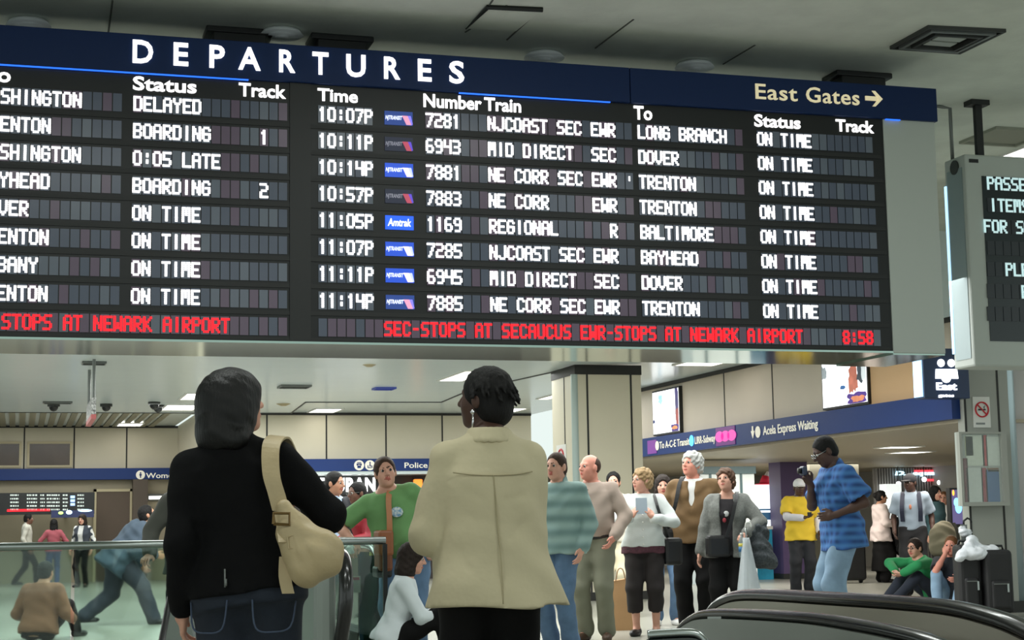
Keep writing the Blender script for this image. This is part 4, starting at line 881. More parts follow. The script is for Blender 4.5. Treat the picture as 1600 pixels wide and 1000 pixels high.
for i in range(8):
    z = Z(i)
    bz = MB(); bz.box((-2.6, YB0+.004, z-.117), (1.94, YB0+.012, z-.085)); row = bz.build('display_row', mband, board)
    for n_, u_ in ((14, -.325), (16, .765)): mb = MB(); cells(mb, n_, u_, z, ys); mb.build('flap_strip', mflap, row)
    for s_, u_ in ((L_[i][0], -.325), (L_[i][1], .765), (L_[i][2], .765+13*.0724)):
        if s_: words(s_, u_, z, m_lett, row)
    bz = MB(); bz.box((2.10, YB0+.004, z-.117), (7.02, YB0+.012, z-.085)); row = bz.build('display_row', mband, board)
    tm, lg, nu, tr_, to = R_[i]
    for n_, u_, p_ in ((6, 2.155, (.3, 0, .7)), (24, 3.005, (.6, .35, .05)), (13, 4.786, (.6, .2, .2)), (15, 5.852, (.7, .1, .2))): mb = MB(); cells(mb, n_, u_, z, ys, p=p_); mb.build('flap_strip', mflap, row)
    for s_, u_ in ((tm, 2.155), (nu, 3.005), (tr_, 3.512), (to, 4.786), ('ON TIME', 5.852)):
        words(s_, u_, z, m_lett, row)
        if i == 2 and u_ == 3.512: mb = MB(); mb.box((3.512+16.4*.0724, yt-.004, z), (3.512+16.6*.0724, yt, z+.04)); mb.build('flap_lettering', m_lett, row)
    mb = MB(); mb.box((2.681, ys-.006, z-.055), (2.906, ys, z+.055)); lp = mb.build('carrier_logo', mlogo[lg], row)
    if lg == 3: text('logo_lettering', 'Amtrak', (2.70, ys-.0065, z-.026), .06, m_lett, row, width=.185, th=.003, bold=.02, shear=.15)
    else:
        br = mat('logo_white%d' % lg, ((150, 150, 165) if lg == 0 else (225, 230, 245)), .5, emit=(.5 if lg == 0 else 1.2))
        text('logo_lettering', 'NJTRANSIT', (2.687, ys-.0065, z-.012), .032, br, row, width=.135, th=.003, bold=.02, shear=.2)
        mb = MB(); q = lambda u, v: (2.82+u, ys-.0065, z+v)
        mb.slab([q(.035, -.05), q(.075, -.05), q(.045, .022), q(.0, .022)], (0, -.003, 0), 0); mb.slab([q(.075, -.05), q(.086, -.045), q(.07, .022), q(.045, .022)], (0, -.003, 0), 1)
        mb.build('logo_swoosh', [mat('swoosh%d' % lg, {0: (170, 70, 90), 1: (220, 150, 180), 2: (245, 225, 240)}[lg], .5, emit=.9), mat('swoosh_v%d' % lg, {0: (90, 70, 190), 1: (130, 120, 240), 2: (190, 200, 255)}[lg], .5, emit=.9)], row)
z = Z(8)
bz = MB(); bz.box((-2.6, YB0+.004, z-.105), (1.94, YB0+.012, z-.08)); row = bz.build('display_row', mband, board, label='message row in red lettering')
mb = MB(); cells(mb, 38, .765+16*.0724-38*.0724, z, ys, p=(.2, .7, .1)); mb.build('flap_strip', mflap, row)
words('EWR-STOPS AT NEWARK AIRPORT', -.140-4*.0710, z, m_red, row, .0710)
bz = MB(); bz.box((2.10, YB0+.004, z-.105), (7.02, YB0+.012, z-.08)); row = bz.build('display_row', mband, board, label='message row in red lettering')
mb = MB(); cells(mb, 66, 2.155, z, ys, p=(.2, .7, .1)); mb.build('flap_strip', mflap, row)
words('SEC-STOPS AT SECAUCUS EWR-STOPS AT NEWARK AIRPORT', 2.155+7*.0724, z, m_red, row); words('8:58', 2.155+61*.0724, z, m_red, row)
# hangers and round diffusers in the shade above it
for px_, py_, w_ in ((375, 50, .42), (535, 57, .40), (1350, 120, .44)):
    c = atY(px_, py_, YB0+.62); mb = MB(); mb.box((c[0]-w_/2, YB0+.62, 4.78), (c[0]+w_/2, YB0+.86, 5.1)); mb.box((c[0]-w_/2-.06, YB0+.60, 5.05), (c[0]+w_/2+.06, YB0+.9, 5.1)); mb.build('hanger_bracket', m_black, board, bevel=.01)
def rdiff(px_, py_, label):
    c = atZ(px_, py_, 5.1); t = thing('ceiling_diffuser', label, 'vent', (c[0], c[1], 5.1), 0, 'round ceiling diffusers above the board')
    for k, (r0, r1, z_) in enumerate(((.15, .175, 5.06), (.095, .115, 5.05), (.045, .06, 5.04))):
        mb = MB(); mb.tube([(c[0], c[1], 5.095), (c[0], c[1], z_)], [r0, r1], 24); mb.build('cone_ring', mat('diffuser_metal', (205, 210, 212), .35), t, True)
rdiff(45, 33, 'round silvery ceiling diffuser above the left end of the board'); rdiff(440, 48, 'round silvery ceiling diffuser between two black hangers')
rdiff(850, 84, 'round silvery ceiling diffuser above the last letter of the title'); rdiff(1085, 99, 'round silvery ceiling diffuser above the middle of the right half of the header')
# square air diffuser
p0, p1, p2, p3 = (atZ(x, y, 5.1) for x, y in ((1390, 72), (1500, 80), (1572, 45), (1450, 39)))
t = thing('ceiling_vent', 'dark square ceiling air diffuser at top right', 'vent', (p0+p2)/2)
P = [p0, p1, p2, p3]; cc = sum(P)/4
def ring(a, b, z0, z1):
    mb = MB(); A_ = [cc+(q-cc)*a for q in P]; B_ = [cc+(q-cc)*b for q in P]
    for i in range(4):
        j = (i+1) % 4; mb.hexa([(*A_[i][:2], z0), (*A_[j][:2], z0), (*B_[j][:2], z0), (*B_[i][:2], z0), (*A_[i][:2], z1), (*A_[j][:2], z1), (*B_[j][:2], z1), (*B_[i][:2], z1)])
    return mb
ring(1.0, .93, 5.07, 5.1).build('frame', m_dkgrey, t); ring(.62, .54, 5.05, 5.09).build('louvre', m_dkgrey, t); ring(.84, .74, 5.06, 5.09).build('louvre', m_grey, t)
mb = MB(); mb.slab([(*(cc+(q-cc)*.98)[:2], 5.096) for q in P], (0, 0, .003)); mb.build('plenum', mat('vent_dark', (58, 60, 56), .8), t)
u_ = (P[1]-P[0]); v_ = (P[3]-P[0]); mb = MB()
for f0, f1 in ((.30, .47), (.53, .70)):
    mb.slab([(*(P[0]+u_*a+v_*b)[:2], 5.07) for a, b in ((.31, f0), (.69, f0), (.69, f1), (.31, f1))], (0, 0, .012))
mb.build('centre_plate', m_endp, t)
# ceiling seams and access hatch
mb = MB()
for pts in (((168, 62), (176, 0)), ((742, 40), (770, 0)), ((727, 50), (792, 8)), ((792, 62), (838, 20)), ((930, 75), (990, 30)), ((1130, 100), (1180, 70))):
    q = [atZ(*p_, 5.1) for p_ in pts]; mb.tube([(*p_[:2], 5.1) for p_ in q], .008, 5)
struct(mb.build('trim_7', mat('seam', (86, 90, 84), .9)), 'hairline seams in the plaster ceiling')
H_ = [atZ(x, y, 5.1) for x, y in ((762, 8), (848, 12), (806, 46), (728, 42))]
o = thing('access_hatch', 'plaster access hatch with one dark open edge in the ceiling at top centre', 'hatch', sum(H_)/4)
mb = MB(); mb.slab([(*p_[:2], 5.085) for p_ in H_], (0, 0, .014)); mb.build('panel', m_ceil, o)
mb = MB(); mb.tube([(*H_[3][:2], 5.083), (*H_[0][:2], 5.083), (*H_[1][:2], 5.083)], [.006, .02, .02], 6); mb.build('open_edge', m_black, o)

# ================================================================ passenger information sign at right
Yi = 13.4; a = atY(1505, 240, Yi); b = atY(1505, 572, Yi); x0 = a[0]+.01; zt, zb = a[2], b[2]; x1 = x0+2.3
o = thing('information_sign', 'pale grey hanging information sign with a dark text screen at the right edge', 'sign', ((x0+x1)/2, Yi, zb))
mb = MB(); mb.box((x0, Yi, zb), (x1, Yi+.36, zt)); mb.build('case', mat('sign_case', (184, 190, 184), .4), o, bevel=.02)
mb = MB(); mb.box((x0-.006, Yi+.05, zb+.08), (x0+.002, Yi+.31, zt-.12)); mb.build('side_trim', mat('side_metal', (150, 164, 166), .45, metal=.3), o)
mb = MB(); mb.tube([(x0-.012, Yi+.17, zt-.1), (x0+.004, Yi+.17, zt-.1)], .07, 16); mb.build('round_vent', m_dkgrey, o)
mb = MB(); mb.box((x0-.012, Yi+.33, zb+.15), (x0-.001, Yi+.36, zt-.25)); mb.build('edge_light', mat('blue_white_lit', (170, 215, 255), .4, emit=1.6), o)
sa = atY(1532, 275, Yi); sb = atY(1549, 533, Yi)
mb = MB(); mb.box((sa[0]+.01, Yi-.008, sb[2]), (x1-.2, Yi+.004, sa[2])); mb.build('screen', mat('screen_dark', (36, 46, 50), .22), o)
mcy = mat('cyan_lettering', (190, 218, 220), .5, emit=.75); mcell = [mat('screen_cell', (44, 50, 56), .3)]*3
for r, (s, py_, px_) in enumerate((('PASSENGERS', 286, 1541), ('ITEMS', 320, 1545), ('FOR SCREENING', 353, 1536), ('', 387, 1540), ('PLEASE', 421, 1570), ('E', 456, 1595), ('', 490, 1540))):
    q = atY(px_, py_, Yi-.01); mb = MB(); cells(mb, 15, atY(1541, py_, Yi)[0], q[2], Yi-.0075, pitch=.088, hgt=.135); mb.build('flap_strip', mcell, o)
    if s: mb = MB(); flaps(mb, s, q[0], q[2], Yi-.0138, pitch=.088, hgt=.128); mb.build('flap_lettering', mcy, o)
mb = MB(); c = atY(1521, 251, Yi); mb.box((c[0]-.05, Yi-.006, c[2]-.02), (c[0]+.05, Yi+.002, c[2]+.015)); mb.build('latch', m_black, o)
c = atY(1529, 200, Yi+.12); mb = MB(); mb.box((c[0]-.035, Yi+.1, zt), (c[0]+.035, Yi+.15, 5.1)); mb.box((c[0]-.1, Yi+.06, 5.05), (c[0]+.1, Yi+.2, 5.1)); mb.build('hanger', m_black, o)
c = atY(1494, 200, Yi+.3); mb = MB(); mb.tube([(x0+.06, Yi+.3, zt), (x0+.06, Yi+.3, 5.06), (x0+.0, Yi+.34, 5.08), (x0-.07, Yi+.36, 5.095)], .018, 8); mb.build('conduit', m_grey, o, True)
grille(1572, 212, 5.1, .7, .7, 'flat beige ceiling grille behind the information sign', mat('beige_grille', (150, 152, 138), .6), mat('beige_grille', (150, 152, 138)), 1)
# ================================================================ glass rail, escalators, luggage
YR = 12.4; a = atY(-60, 855.5, YR); b = atY(602, 844.5, YR)
rail = thing('glass_balustrade', 'steel-railed glass balustrade across the left of the hall', 'railing', ((a[0]+b[0])/2, YR, 0))
zr = (a[2]+b[2])/2
mb = MB(); mb.tube([(a[0], YR, a[2]), (b[0], YR, b[2])], .030, 14); mb.build('handrail', m_steel, rail, True)
n = 4; L = (b[0]-a[0])/n
for i in range(n):
    mb = MB(); mb.box((a[0]+i*L+.012, YR-.006, .10), (a[0]+(i+1)*L-.012, YR+.006, zr-.03)); mb.build('glass_panel', m_glass, rail)
mb = MB(); mb.box((a[0], YR-.05, 0), (b[0], YR+.05, .12)); mb.build('base_channel', m_dkgrey, rail)
mb = MB(); mb.box((b[0]-.02, YR-.016, .1), (b[0]+.012, YR+.016, zr-.03)); mb.build('end_post', m_black, rail)

def escalator_side(parent, pts, hgt, m_in, w=.05, rail_r=.04, name='balustrade'):
    """pts: handrail path; panel below it"""
    mb = MB(); mb.tube(pts, rail_r, 12, flat=.62); mb.build('handrail', mat('black_rubber', (20, 20, 21), .22, coat=.3), parent, True)
    top = [np.array(p, float)-(0, 0, rail_r*.6) for p in pts]
    n_ = nrm(np.cross(nrm(np.array(pts[-1])-np.array(pts[0])), ZU))*w/2
    V = []; F = []
    for p in top:
        q = p.copy(); q[2] = hgt
        V += [p-n_, p+n_, q+n_, q-n_]
    for i in range(len(top)-1):
        for k in range(4): F.append((i*4+k, i*4+(k+1) % 4, (i+1)*4+(k+1) % 4, (i+1)*4+k))
    F += [(3, 2, 1, 0), tuple(range(len(V)-4, len(V)))]
    mb = MB(); mb.add(V, F); mb.build(name, m_in, parent)
# right escalator going down towards the camera
esc = thing('escalator', 'escalator with black handrails in the right foreground', 'escalator', (2.35, 4.4, 0))
def bez(P, n=8):
    out = []
    P = [np.array(p, float) for p in P]
    for i in range(len(P)-1):
        p0, p1, p2, p3 = P[max(i-1, 0)], P[i], P[i+1], P[min(i+2, len(P)-1)]
        for t in np.linspace(0, 1, n, endpoint=(i == len(P)-2)):
            out.append(.5*((2*p1)+(p2-p0)*t+(2*p0-5*p1+4*p2-p3)*t*t+(-p0+3*p1-3*p2+p3)*t**3))
    return out
def pxs(L, X): return [atX(x, y, X) for x, y in L]
m_escin = mat('escalator_panel', (160, 154, 142), .30, metal=.5)
XF, XN = 2.62, 1.98
far = bez(pxs([(1106, 985), (1110, 968), (1122, 948), (1140, 936), (1165, 930), (1210, 930), (1300, 935), (1412, 942), (1487, 949), (1545, 962), (1600, 982), (1700, 1035)], XF))
near = bez(pxs([(1058, 1010), (1062, 994), (1072, 978), (1086, 967), (1105, 960), (1150, 959), (1262, 965), (1340, 976), (1412, 990), (1470, 1008), (1600, 1070)], XN))
escalator_side(esc, far, .25, m_escin, .06, .036); escalator_side(esc, near, .25, mat('escalator_panel_grey', (138, 142, 136), .3, metal=.5), .06, .024)
mb = MB(); V = []
for i in range(14):
    t = i/13; p = far[int(8+t*60)] if int(8+t*60) < len(far) else far[-1]
    mb.box((XN+.10, p[1]-.12, .05), (XF-.10, p[1]+.0, max(.10, .42-.30*max(0, t-.4))))
mb.build('step_bed', m_dkgrey, esc)
mb = MB(); p = [np.array(q)-(0.10, 0, .10) for q in far[14:70]]; mb.tube(p, .018, 8); mb.build('inner_trim', m_steel, esc, True)
mb = MB(); a = atX(1150, 953, XN+.05); mb.box((XN-.02, a[1]-.05, a[2]-.03), (XN+.06, a[1]+.05, a[2]-.005)); mb.build('bolt_plate', m_steel, esc)
dk = thing('metal_barrier', 'low steel topped barrier at the bottom edge beside the escalator', 'barrier', atD(1050, 1010, 4.4)*np.array((1, 1, 0)))
P = bez([atD(x, y, 4.3) for x, y in ((1012, 992), (1040, 990), (1080, 989), (1095, 996), (1108, 1015))], 6)
escalator_side(dk, P, .05, mat('barrier_panel', (74, 76, 76), .35, metal=.5), .05, .02, 'panel')
dk.children[0].data.materials[0] = m_steel
# escalator beyond the glass, seen end on
e2 = thing('escalator', 'escalator with dark green glass seen end on behind the glass rail', 'escalator', atD(560, hor(560), 14.6)*np.array((1, 1, 0)))
mgg = mat('dark_green_glass', (30, 54, 44), .06, spec=.6, coat=.4)
for px_ in (537, 597):
    c = atY(px_, 880, 13.4); X = c[0]
    P = bez([(X, 15.3, .95), (X, 14.6, .95), (X, 13.75, .93), (X, 13.45, .80), (X, 13.40, .60), (X, 13.55, .36)], 6)
    escalator_side(e2, P, .12, mgg, .03, .045, 'glass_side')
c0 = atY(548, 985, 13.9); c1 = atY(592, 880, 13.9)
mb = MB(); mb.box((c0[0]+.04, 13.8, .0), (c1[0]-.02, 15.2, .22)); mb.build('step_bed', m_dkgrey, e2)
mb = MB(); a = atY(561, 900, 13.75); b = atY(590, 862, 13.75); mb.box((a[0], 13.75, .15), (b[0], 13.80, b[2])); mb.build('green_panel', mgg, e2)
for x0_, x1_ in ((548, 563), (590, 601)):
    a = atY(x0_, 926, 13.7); b = atY(x1_, 900, 13.7); mb = MB(); mb.box((a[0], 13.7, a[2]), (b[0], 13.715, b[2])); o = mb.build('warning_plate', mat('plate', (206, 200, 188), .5), e2)
    c = (a+b)/2; mb = MB(); mb.box((a[0]+.01, 13.694, c[2]+.035), (b[0]-.01, 13.70, b[2]-.01)); mb.build('red_pictogram', mat('sign_red', (196, 40, 52), .5), o)
for x0_, y0_, x1_, y1_, m_ in ((540, 868, 554, 863, mat('yellow_sticker', (226, 222, 90), .5)), (578, 868, 590, 862, mat('yellow_sticker', (226, 222, 90), .5))):
    a = atY(x0_, y0_, 13.66); b = atY(x1_, y1_, 13.66); mb = MB(); mb.box((a[0], 13.66, a[2]), (b[0], 13.675, b[2])); mb.build('sticker', m_, e2)
# left escalator end panel with a slanted black edge
p1, p0 = atD(276, 880, 9.6), atD(252, 1004, 8.8)
es = thing('escalator_guard', 'grey glass escalator guard with a slanted black edge left of the black-haired woman', 'railing', (p0[0], p0[1], 0))
q1 = atD(330, 872, 9.9); q0 = atD(330, 1004, 9.0)
mb = MB(); mb.tube([p0+(p0-p1)*.5, p0, p1, p1+(.02, 0, .02)], .018, 10); mb.build('edge_rail', m_black, es, True)
mb = MB(); mb.slab([p0+(p0-p1)*.5, p1, q1, q0+(p0-p1)*.5], (0, .02, 0)); mb.build('glass_panel', mat('grey_glass', (96, 104, 98), .2), es)
# grey box post at right of the black-haired woman
a = atD(492, 1000, 10.2); b = atD(531, 895, 10.2)
o = thing('escalator_post', 'pale grey rounded escalator end post below the tan handbag', 'post', ((a[0]+b[0])/2, a[1]+.3, 0))
mb = MB(); mb.box((a[0], a[1], 0), (b[0], a[1]+.7, b[2]+.06)); mb.build('body', mat('post_grey', (130, 138, 132), .35, metal=.2), o, bevel=.05)
mb = MB(); mb.box((a[0]+.02, a[1]-.02, .28), (b[0]+.04, a[1]+.02, .36)); mb.build('ledge', mat('ledge_grey', (112, 114, 106), .5), o, bevel=.008)
mb = MB(); P = bez([(b[0]+.06, a[1]+.8, .93), (b[0]+.06, a[1]+.2, .93), (b[0]+.05, a[1]-.02, .84), (b[0]+.04, a[1]-.08, .62), (b[0]+.02, a[1]+.02, .36)], 6); mb.tube(P, .045, 12); mb.build('handrail', mat('black_rubber', (20, 20, 21), .22), o, True)

def suitcase(label, px0, px1, y, d, ztop, rot=0, grp='black suitcases by the grey column'):
    p = atD(px0, hor(px0), d); q = atD(px1, hor(px1), d); w = np.linalg.norm((q-p)[:2]); c = (p+q)/2
    t = thing('suitcase', label, 'suitcase', (c[0], c[1], 0), -YAW+rot, grp)
    m1 = mat('black_nylon', (26, 26, 28), .6, noise=.2, nscale=8, bump=.2, bscale=160)
    def lp(nm, f, m, bev=0, smooth=False):
        mb = MB(); f(mb); o = link_mesh(nm, mb.V, mb.F, m, mb.I, t, smooth)
        if bev: bb = o.modifiers.new('bevel', 'BEVEL'); bb.width = bev; bb.segments = 3
        return o
    lp('shell', lambda m: m.box((-w/2, -.15, .05), (w/2, .15, ztop)), m1, .05)
    po = lp('pocket', lambda m: m.box((-w/2+.05, -.19, .10), (w/2-.05, -.13, ztop*.55)), m1, .03)
    lp('zip', lambda m: m.tube([(-w/2+.07, -.193, ztop*.5), (w/2-.07, -.193, ztop*.5)], .006, 6), m_grey, 0)
    lp('zip_pull', lambda m: m.box((w*.2, -.2, ztop*.38), (w*.2+.02, -.192, ztop*.5)), m_steel)
    for s_ in (-1, 1): lp('wheel', lambda m: m.tube([(s_*(w/2-.06)-.02, 0, .05), (s_*(w/2-.06)+.02, 0, .05)], .05, 14), m_black, 0, True)
    lp('top_handle', lambda m: m.tube([(-.09, 0, ztop-.01), (-.08, 0, ztop+.04), (.08, 0, ztop+.04), (.09, 0, ztop-.01)], .014, 8), m_black, 0, True)
    return t, w, c
s1, w1, c1 = suitcase('black upright suitcase with a raised grey pull handle by the grey column', 1489, 1525, 0, 18.3, .80)
mb = MB(); mb.box((-.02, .09, .78), (.05, .12, 1.02)); link_mesh('pull_handle', mb.V, mb.F, m_grey, mb.I, s1)
mb = MB(); mb.tube([(.015, .10, 1.02), (.015, .10, 1.06), (.06, .10, 1.09), (.10, .10, 1.07), (.10, .10, 1.04)], .012, 8); link_mesh('hook_grip', mb.V, mb.F, m_black, mb.I, s1, True)
suitcase('black wide suitcase right of the one with the pull handle', 1530, 1573, 0, 18.2, .74)
p = atD(1522, 868, 18.1)
bag = thing('plastic_bag', 'white translucent plastic bag draped over the suitcases', 'bag', p)
V, Q, mi_ = sdf([(P_cone(p+(-.20, -.02, -.02), p+(.0, .03, .17), .05, .03), .10, 0, 1), (P_cone(p+(.24, -.02, -.04), p+(.0, .03, .17), .06, .03), .10, 0, 1), (P_ell(p+np.array((.02, .0, .02)), (.20, .13, .075)), .05, 0, 1), (P_ell(p+np.array((.22, -.02, .0)), (.09, .09, .12)), .04, 0, 1)], .011, .007, 30, 1.0)
build_sdf('film', [(V-p, Q, mi_)], mat('white_film', (222, 226, 232), .3, bump=.6, bscale=30), bag)
p = atD(1508, 832, 18.35); t = thing('plastic_bag', 'small white crumpled bag tied to the suitcase pull handle', 'bag', p)
V, Q, mi_ = sdf([(P_ell(p, (.075, .05, .045)), .02, 0, 1), (P_ell(p+(-.03, 0, .03), (.05, .04, .04)), .02, 0, 1)], .008, .008, 40, 2.0); build_sdf('film', [(V-p, Q, mi_)], mat('white_film', (222, 226, 232)), t)
# luggage pile in the background by the man with a camera
def backpack(label, px_, py_, d, w, h, m, mstrap):
    p = atD(px_, py_, d); t = thing('backpack', label, 'backpack', (p[0], p[1], p[2]))
    V, Q, mi_ = sdf([(P_ell(p+(0, 0, h*.5), (w*.5, .15, h*.5)), .03, 0, 1), (P_ell(p+(0, -.10, h*.35), (w*.38, .10, h*.28)), .03, 0, 1), (P_ell(p+(0, 0, h*.25), (w*.52, .15, h*.25)), .05, 0, 1)], .014, .008, 16, 1.0)
    build_sdf('sack', [(V-p, Q, mi_)], m, t)
    mb = MB()
    mb.ribbon(bez([p+(w*.16, -.16, h*.95), p+(w*.22, -.2, h*.7), p+(w*.24, -.2, h*.4), p+(w*.2, -.16, h*.1)], 5), (.022, 0, 0), .012); mb.build('strap', mstrap, t)
    return t
# ================================================================ people
black_wool = cloth('black_wool', (9, 9, 11), .9, spec=.2); denim_dark = cloth('dark_denim', (32, 40, 54), noise=.25, nscale=14); denim = cloth('blue_denim', (92, 120, 152), noise=.25, nscale=9)
denim_light = cloth('light_denim', (136, 164, 190), noise=.25, nscale=7); black_tr = cloth('black_trouser', (14, 13, 14), spec=.25); beige_coat = cloth('beige_cotton', (202, 190, 158), .8, .04, 4, .8, 9)
black_shoe = mat('black_shoe', (20, 19, 19), .4); white_shoe = mat('white_shoe', (220, 220, 218), .6); brown_shoe = mat('brown_shoe', (70, 50, 36), .5)
def folds(F, o, strength=.6, scale=9):
    pass
# --- black-haired woman in the foreground
F = person('woman with black bob in a black jacket seen from behind, tan handbag on her shoulder', 386, 6.05, 0, 1.70, 'light', 'f', .011, .0065, .0055, lean=0, side=-7,
           rw=(.20, .26, 1.20), rpole=(.75, -.8, -.6), lw=(-.238, .0, .81), lpole=(.05, -1, 0), lpn=(1, .2, 0), head=(-52, 12, -4), girth=1.14, shw=.165, shz=.404, hair=None, curl=(.6, .45),
           tops=[dict(name='jacket', mat=black_wool, vox=.010, amp=.005, wsc=13, folds=[((-.14, -.118, .20), (-.04, -.140, .17), .009), ((.13, -.120, .19), (.05, -.140, .14), .009), ((-.075, -.138, .44), (-.06, -.150, .12), .005), ((-.06, -.142, .12), (-.085, -.172, -.04), .005), ((.07, -.138, .40), (.055, -.150, .12), .005)],  trap=(.470, .80), sr=(.074, .062, .047), sleeve='long', rings=[(-.055, .01, -.02, .222, .156), (.04, .008, -.015, .206, .144), (.13, 0, -.01, .172, .124), (.24, 0, -.005, .180, .124), (.34, 0, -.005, .192, .130), (.40, 0, -.01, .176, .124), (.45, 0, -.012, .132, .104), (.50, 0, -.012, .085, .072), (.525, 0, -.012, .075, .066)])],
           bottom=dict(name='jeans', mat=denim_dark, lr=(.106, .078, .072), top=-.015, t=.020, amp=.003), shoes=black_shoe, eyes=False)
BW = F
E = lambda c, r, k=.03, op=1: (P_ell(F.hc+F.HM@np.array(c, float), r, F.HM), k, 0, op)
build_sdf('hair', [sdf([E((0, -.012, .034), (.116, .124, .104)), E((0, -.045, -.050), (.130, .105, .110), .06), E((-.02, -.07, -.115), (.120, .075, .060), .05), E((.095, -.08, -.135), (.05, .05, .04), .04), E((-.115, -.03, -.125), (.045, .06, .045), .04), E((.02, -.13, -.10), (.075, .045, .075), .04), E((0, .125, -.062), (.066, .08, .120), .015, -1)], .0065, .0015, 42, 1)], mat('hair_black_gloss', (8, 7, 8), .5, spec=.35, noise=.3, nscale=30, bump=.45, bscale=1, stretch=(110, 110, 9)), F.root, F.s)
mb = MB(); mb.tube([(-.05, -.172, .895), (-.052, -.166, .96)], .0035, 6); mb.tube([(-.046, -.178, .90), (-.047, -.176, .925)], .005, 6); local_part(F, 'zipper', mb, m_grey)
mb = MB()
for g in (-1, 1): mb.tube(bez([(g*.045, -.158, .85), (g*.06, -.172, .75), (g*.12, -.165, .735), (g*.175, -.11, .75), (g*.19, -.075, .84)], 5), .0035, 5)
local_part(F, 'pocket_seam', mb, cloth('seam_denim', (66, 78, 100)))
W_ = F.W
hb = thing('handbag', 'tan slouchy leather handbag hanging from the shoulder of the woman in black', 'handbag', W_((.25, -.20, 1.03)))
m_bag = mat('tan_leather', (186, 166, 128), .5, noise=.08, nscale=6, bump=.7, bscale=15)
o_ = np.array(hb.location)
q = lambda x, y, z: W_((x, y, z))
V, Q, mi_ = sdf([(P_cone(q(.165, -.185, 1.18), q(.205, -.19, 1.06), .028, .058), .04, 0, 1), (P_cone(q(.20, -.19, 1.08), q(.245, -.195, .955), .055, .058), .04, 0, 1), (P_cone(q(.20, -.19, 1.10), q(.318, -.195, 1.03), .045, .045), .04, 0, 1), (P_cone(q(.318, -.195, 1.03), q(.322, -.195, .985), .048, .05), .03, 0, 1), (P_cone(q(.25, -.195, .95), q(.318, -.195, .985), .052, .05), .03, 0, 1), (P_ell(q(.262, -.20, 1.01), (.085, .075, .07)), .05, 0, 1), (P_cone(q(.20, -.275, 1.10), q(.225, -.285, .94), .012, .004), .02, 0, -1), (P_cone(q(.215, -.275, 1.10), q(.285, -.285, .96), .012, .004), .02, 0, -1)], .008, .003, 26, 2.0)
build_sdf('pouch', [(V-o_, Q, mi_)], m_bag, hb)
mb = MB(); mb.ribbon(bez([q(.17, .12, 1.28), q(.145, .105, 1.37), q(.125, .0, 1.437), q(.105, -.105, 1.405), (q(.112, -.158, 1.30)), q(.135, -.172, 1.22), q(.152, -.178, 1.16)], 6), F.D((.032, 0, -.004)), .008); mb.build('strap', m_bag, hb)
mb = MB(); P = [q(.163+.028*sx, -.252, 1.135+.018*sz) for sx, sz in ((-1, -1), (1, -1.2), (1, 1), (-1, 1.1), (-1, -1))]; mb.tube(P, .0065, 6); mb.build('buckle', mat('brass_buckle', (120, 96, 60), .35, metal=.8), hb)
mb = MB(); mb.ribbon(bez([q(.15, -.19, 1.16), q(.162, -.21, 1.10), q(.175, -.255, 1.05)], 4), F.D((.022, 0, 0)), .008); mb.tube([q(.185, -.26, 1.07), q(.19, -.262, 1.03), q(.215, -.262, 1.03), q(.205, -.255, 1.075), q(.185, -.26, 1.07)], .004, 5, 0); mb.build('buckle_tab', m_bag, hb)
mb = MB(); mb.ribbon(bez([q(.165, -.165, 1.00), q(.165, -.18, .93), q(.178, -.185, .87)], 4), F.D((.022, 0, 0)), .006); mb.build('loose_strap', m_bag, hb)

# --- woman in the beige coat
F = person('woman in a knee-length beige coat with short twisted black hair seen from behind', 765, 6.3, -8, 1.72, 'dark', 'f', .011, .0065, .0065, side=0, rw=(.09, .25, 1.14), rpole=(.25, -1, -.8), lw=(-.15, .24, 1.14), lpole=(-.45, -.9, -.7), head=(52, 6, 0), girth=1.14, shw=.158, shz=.402, hair=('twists', 'black'), curl=(.5, .5), eyes=False,
           tops=[dict(name='coat', mat=beige_coat, vox=.010, amp=.006, wsc=11, folds=[((-.16, -.134, .31), (-.05, -.152, .26), .010), ((.165, -.128, .28), (.05, -.150, .25), .010), ((-.15, -.138, .205), (-.02, -.158, .175), .009), ((.15, -.135, .19), (.06, -.158, .11), .010), ((-.18, -.142, .11), (-.10, -.172, .0), .010), ((-.150, -.122, .40), (-.175, -.128, .24), .010), ((.185, -.10, .40), (.198, -.10, .24), .012), ((.10, -.150, .36), (.03, -.150, .335), .007)],  trap=(.478, .82), sr=(.068, .072, .060), sleeve='long', rings=[(-.145, .025, -.02, .268, .190), (-.05, .018, -.015, .243, .172), (.05, .012, -.01, .215, .155), (.16, .008, -.005, .196, .142), (.25, .005, -.005, .198, .140), (.35, 0, -.005, .198, .132), (.40, 0, -.008, .178, .118), (.445, 0, -.012, .140, .098), (.48, 0, -.012, .108, .08), (.50, 0, -.012, .082, .074), (.52, 0, -.012, .078, .07)], collar=False)],
           bottom=dict(mat=black_tr, lr=(.100, .085, .08), t=.012, top=-.05), shoes=black_shoe)
BE = F
T = F.T
L = []
for i in range(15):
    a = math.radians(-135+i*19.3)
    L.append((P_cone(T((.070*math.sin(a), -.016-.066*math.cos(a), .515)), T((.088*math.sin(a), -.018-.083*math.cos(a), .475)), .011, .012), .02, 0, 1))
build_sdf('collar', [sdf(L, .007)], beige_coat, F.root, F.s)
mb = MB(); P = bez([(-.15, -.120, 1.285), (-.08, -.136, 1.275), (0, -.140, 1.272), (.09, -.136, 1.275), (.15, -.118, 1.285)], 4); mb.tube(P, .003, 5); P = bez([(.02, -.206, .80), (.018, -.184, .95), (.01, -.152, 1.1), (.0, -.139, 1.27)], 4); mb.tube(P, .003, 5)
local_part(F, 'yoke_seam', mb, cloth('beige_seam', (176, 164, 132)))
mb = MB(); c = F.hc+F.HM@np.array((.082, .0, -.055)); mb.tube([c, c-(0, 0, .02)], .006, 8); mb.ball(c-(0, 0, .04), (.009, .009, .018), 10, 6)
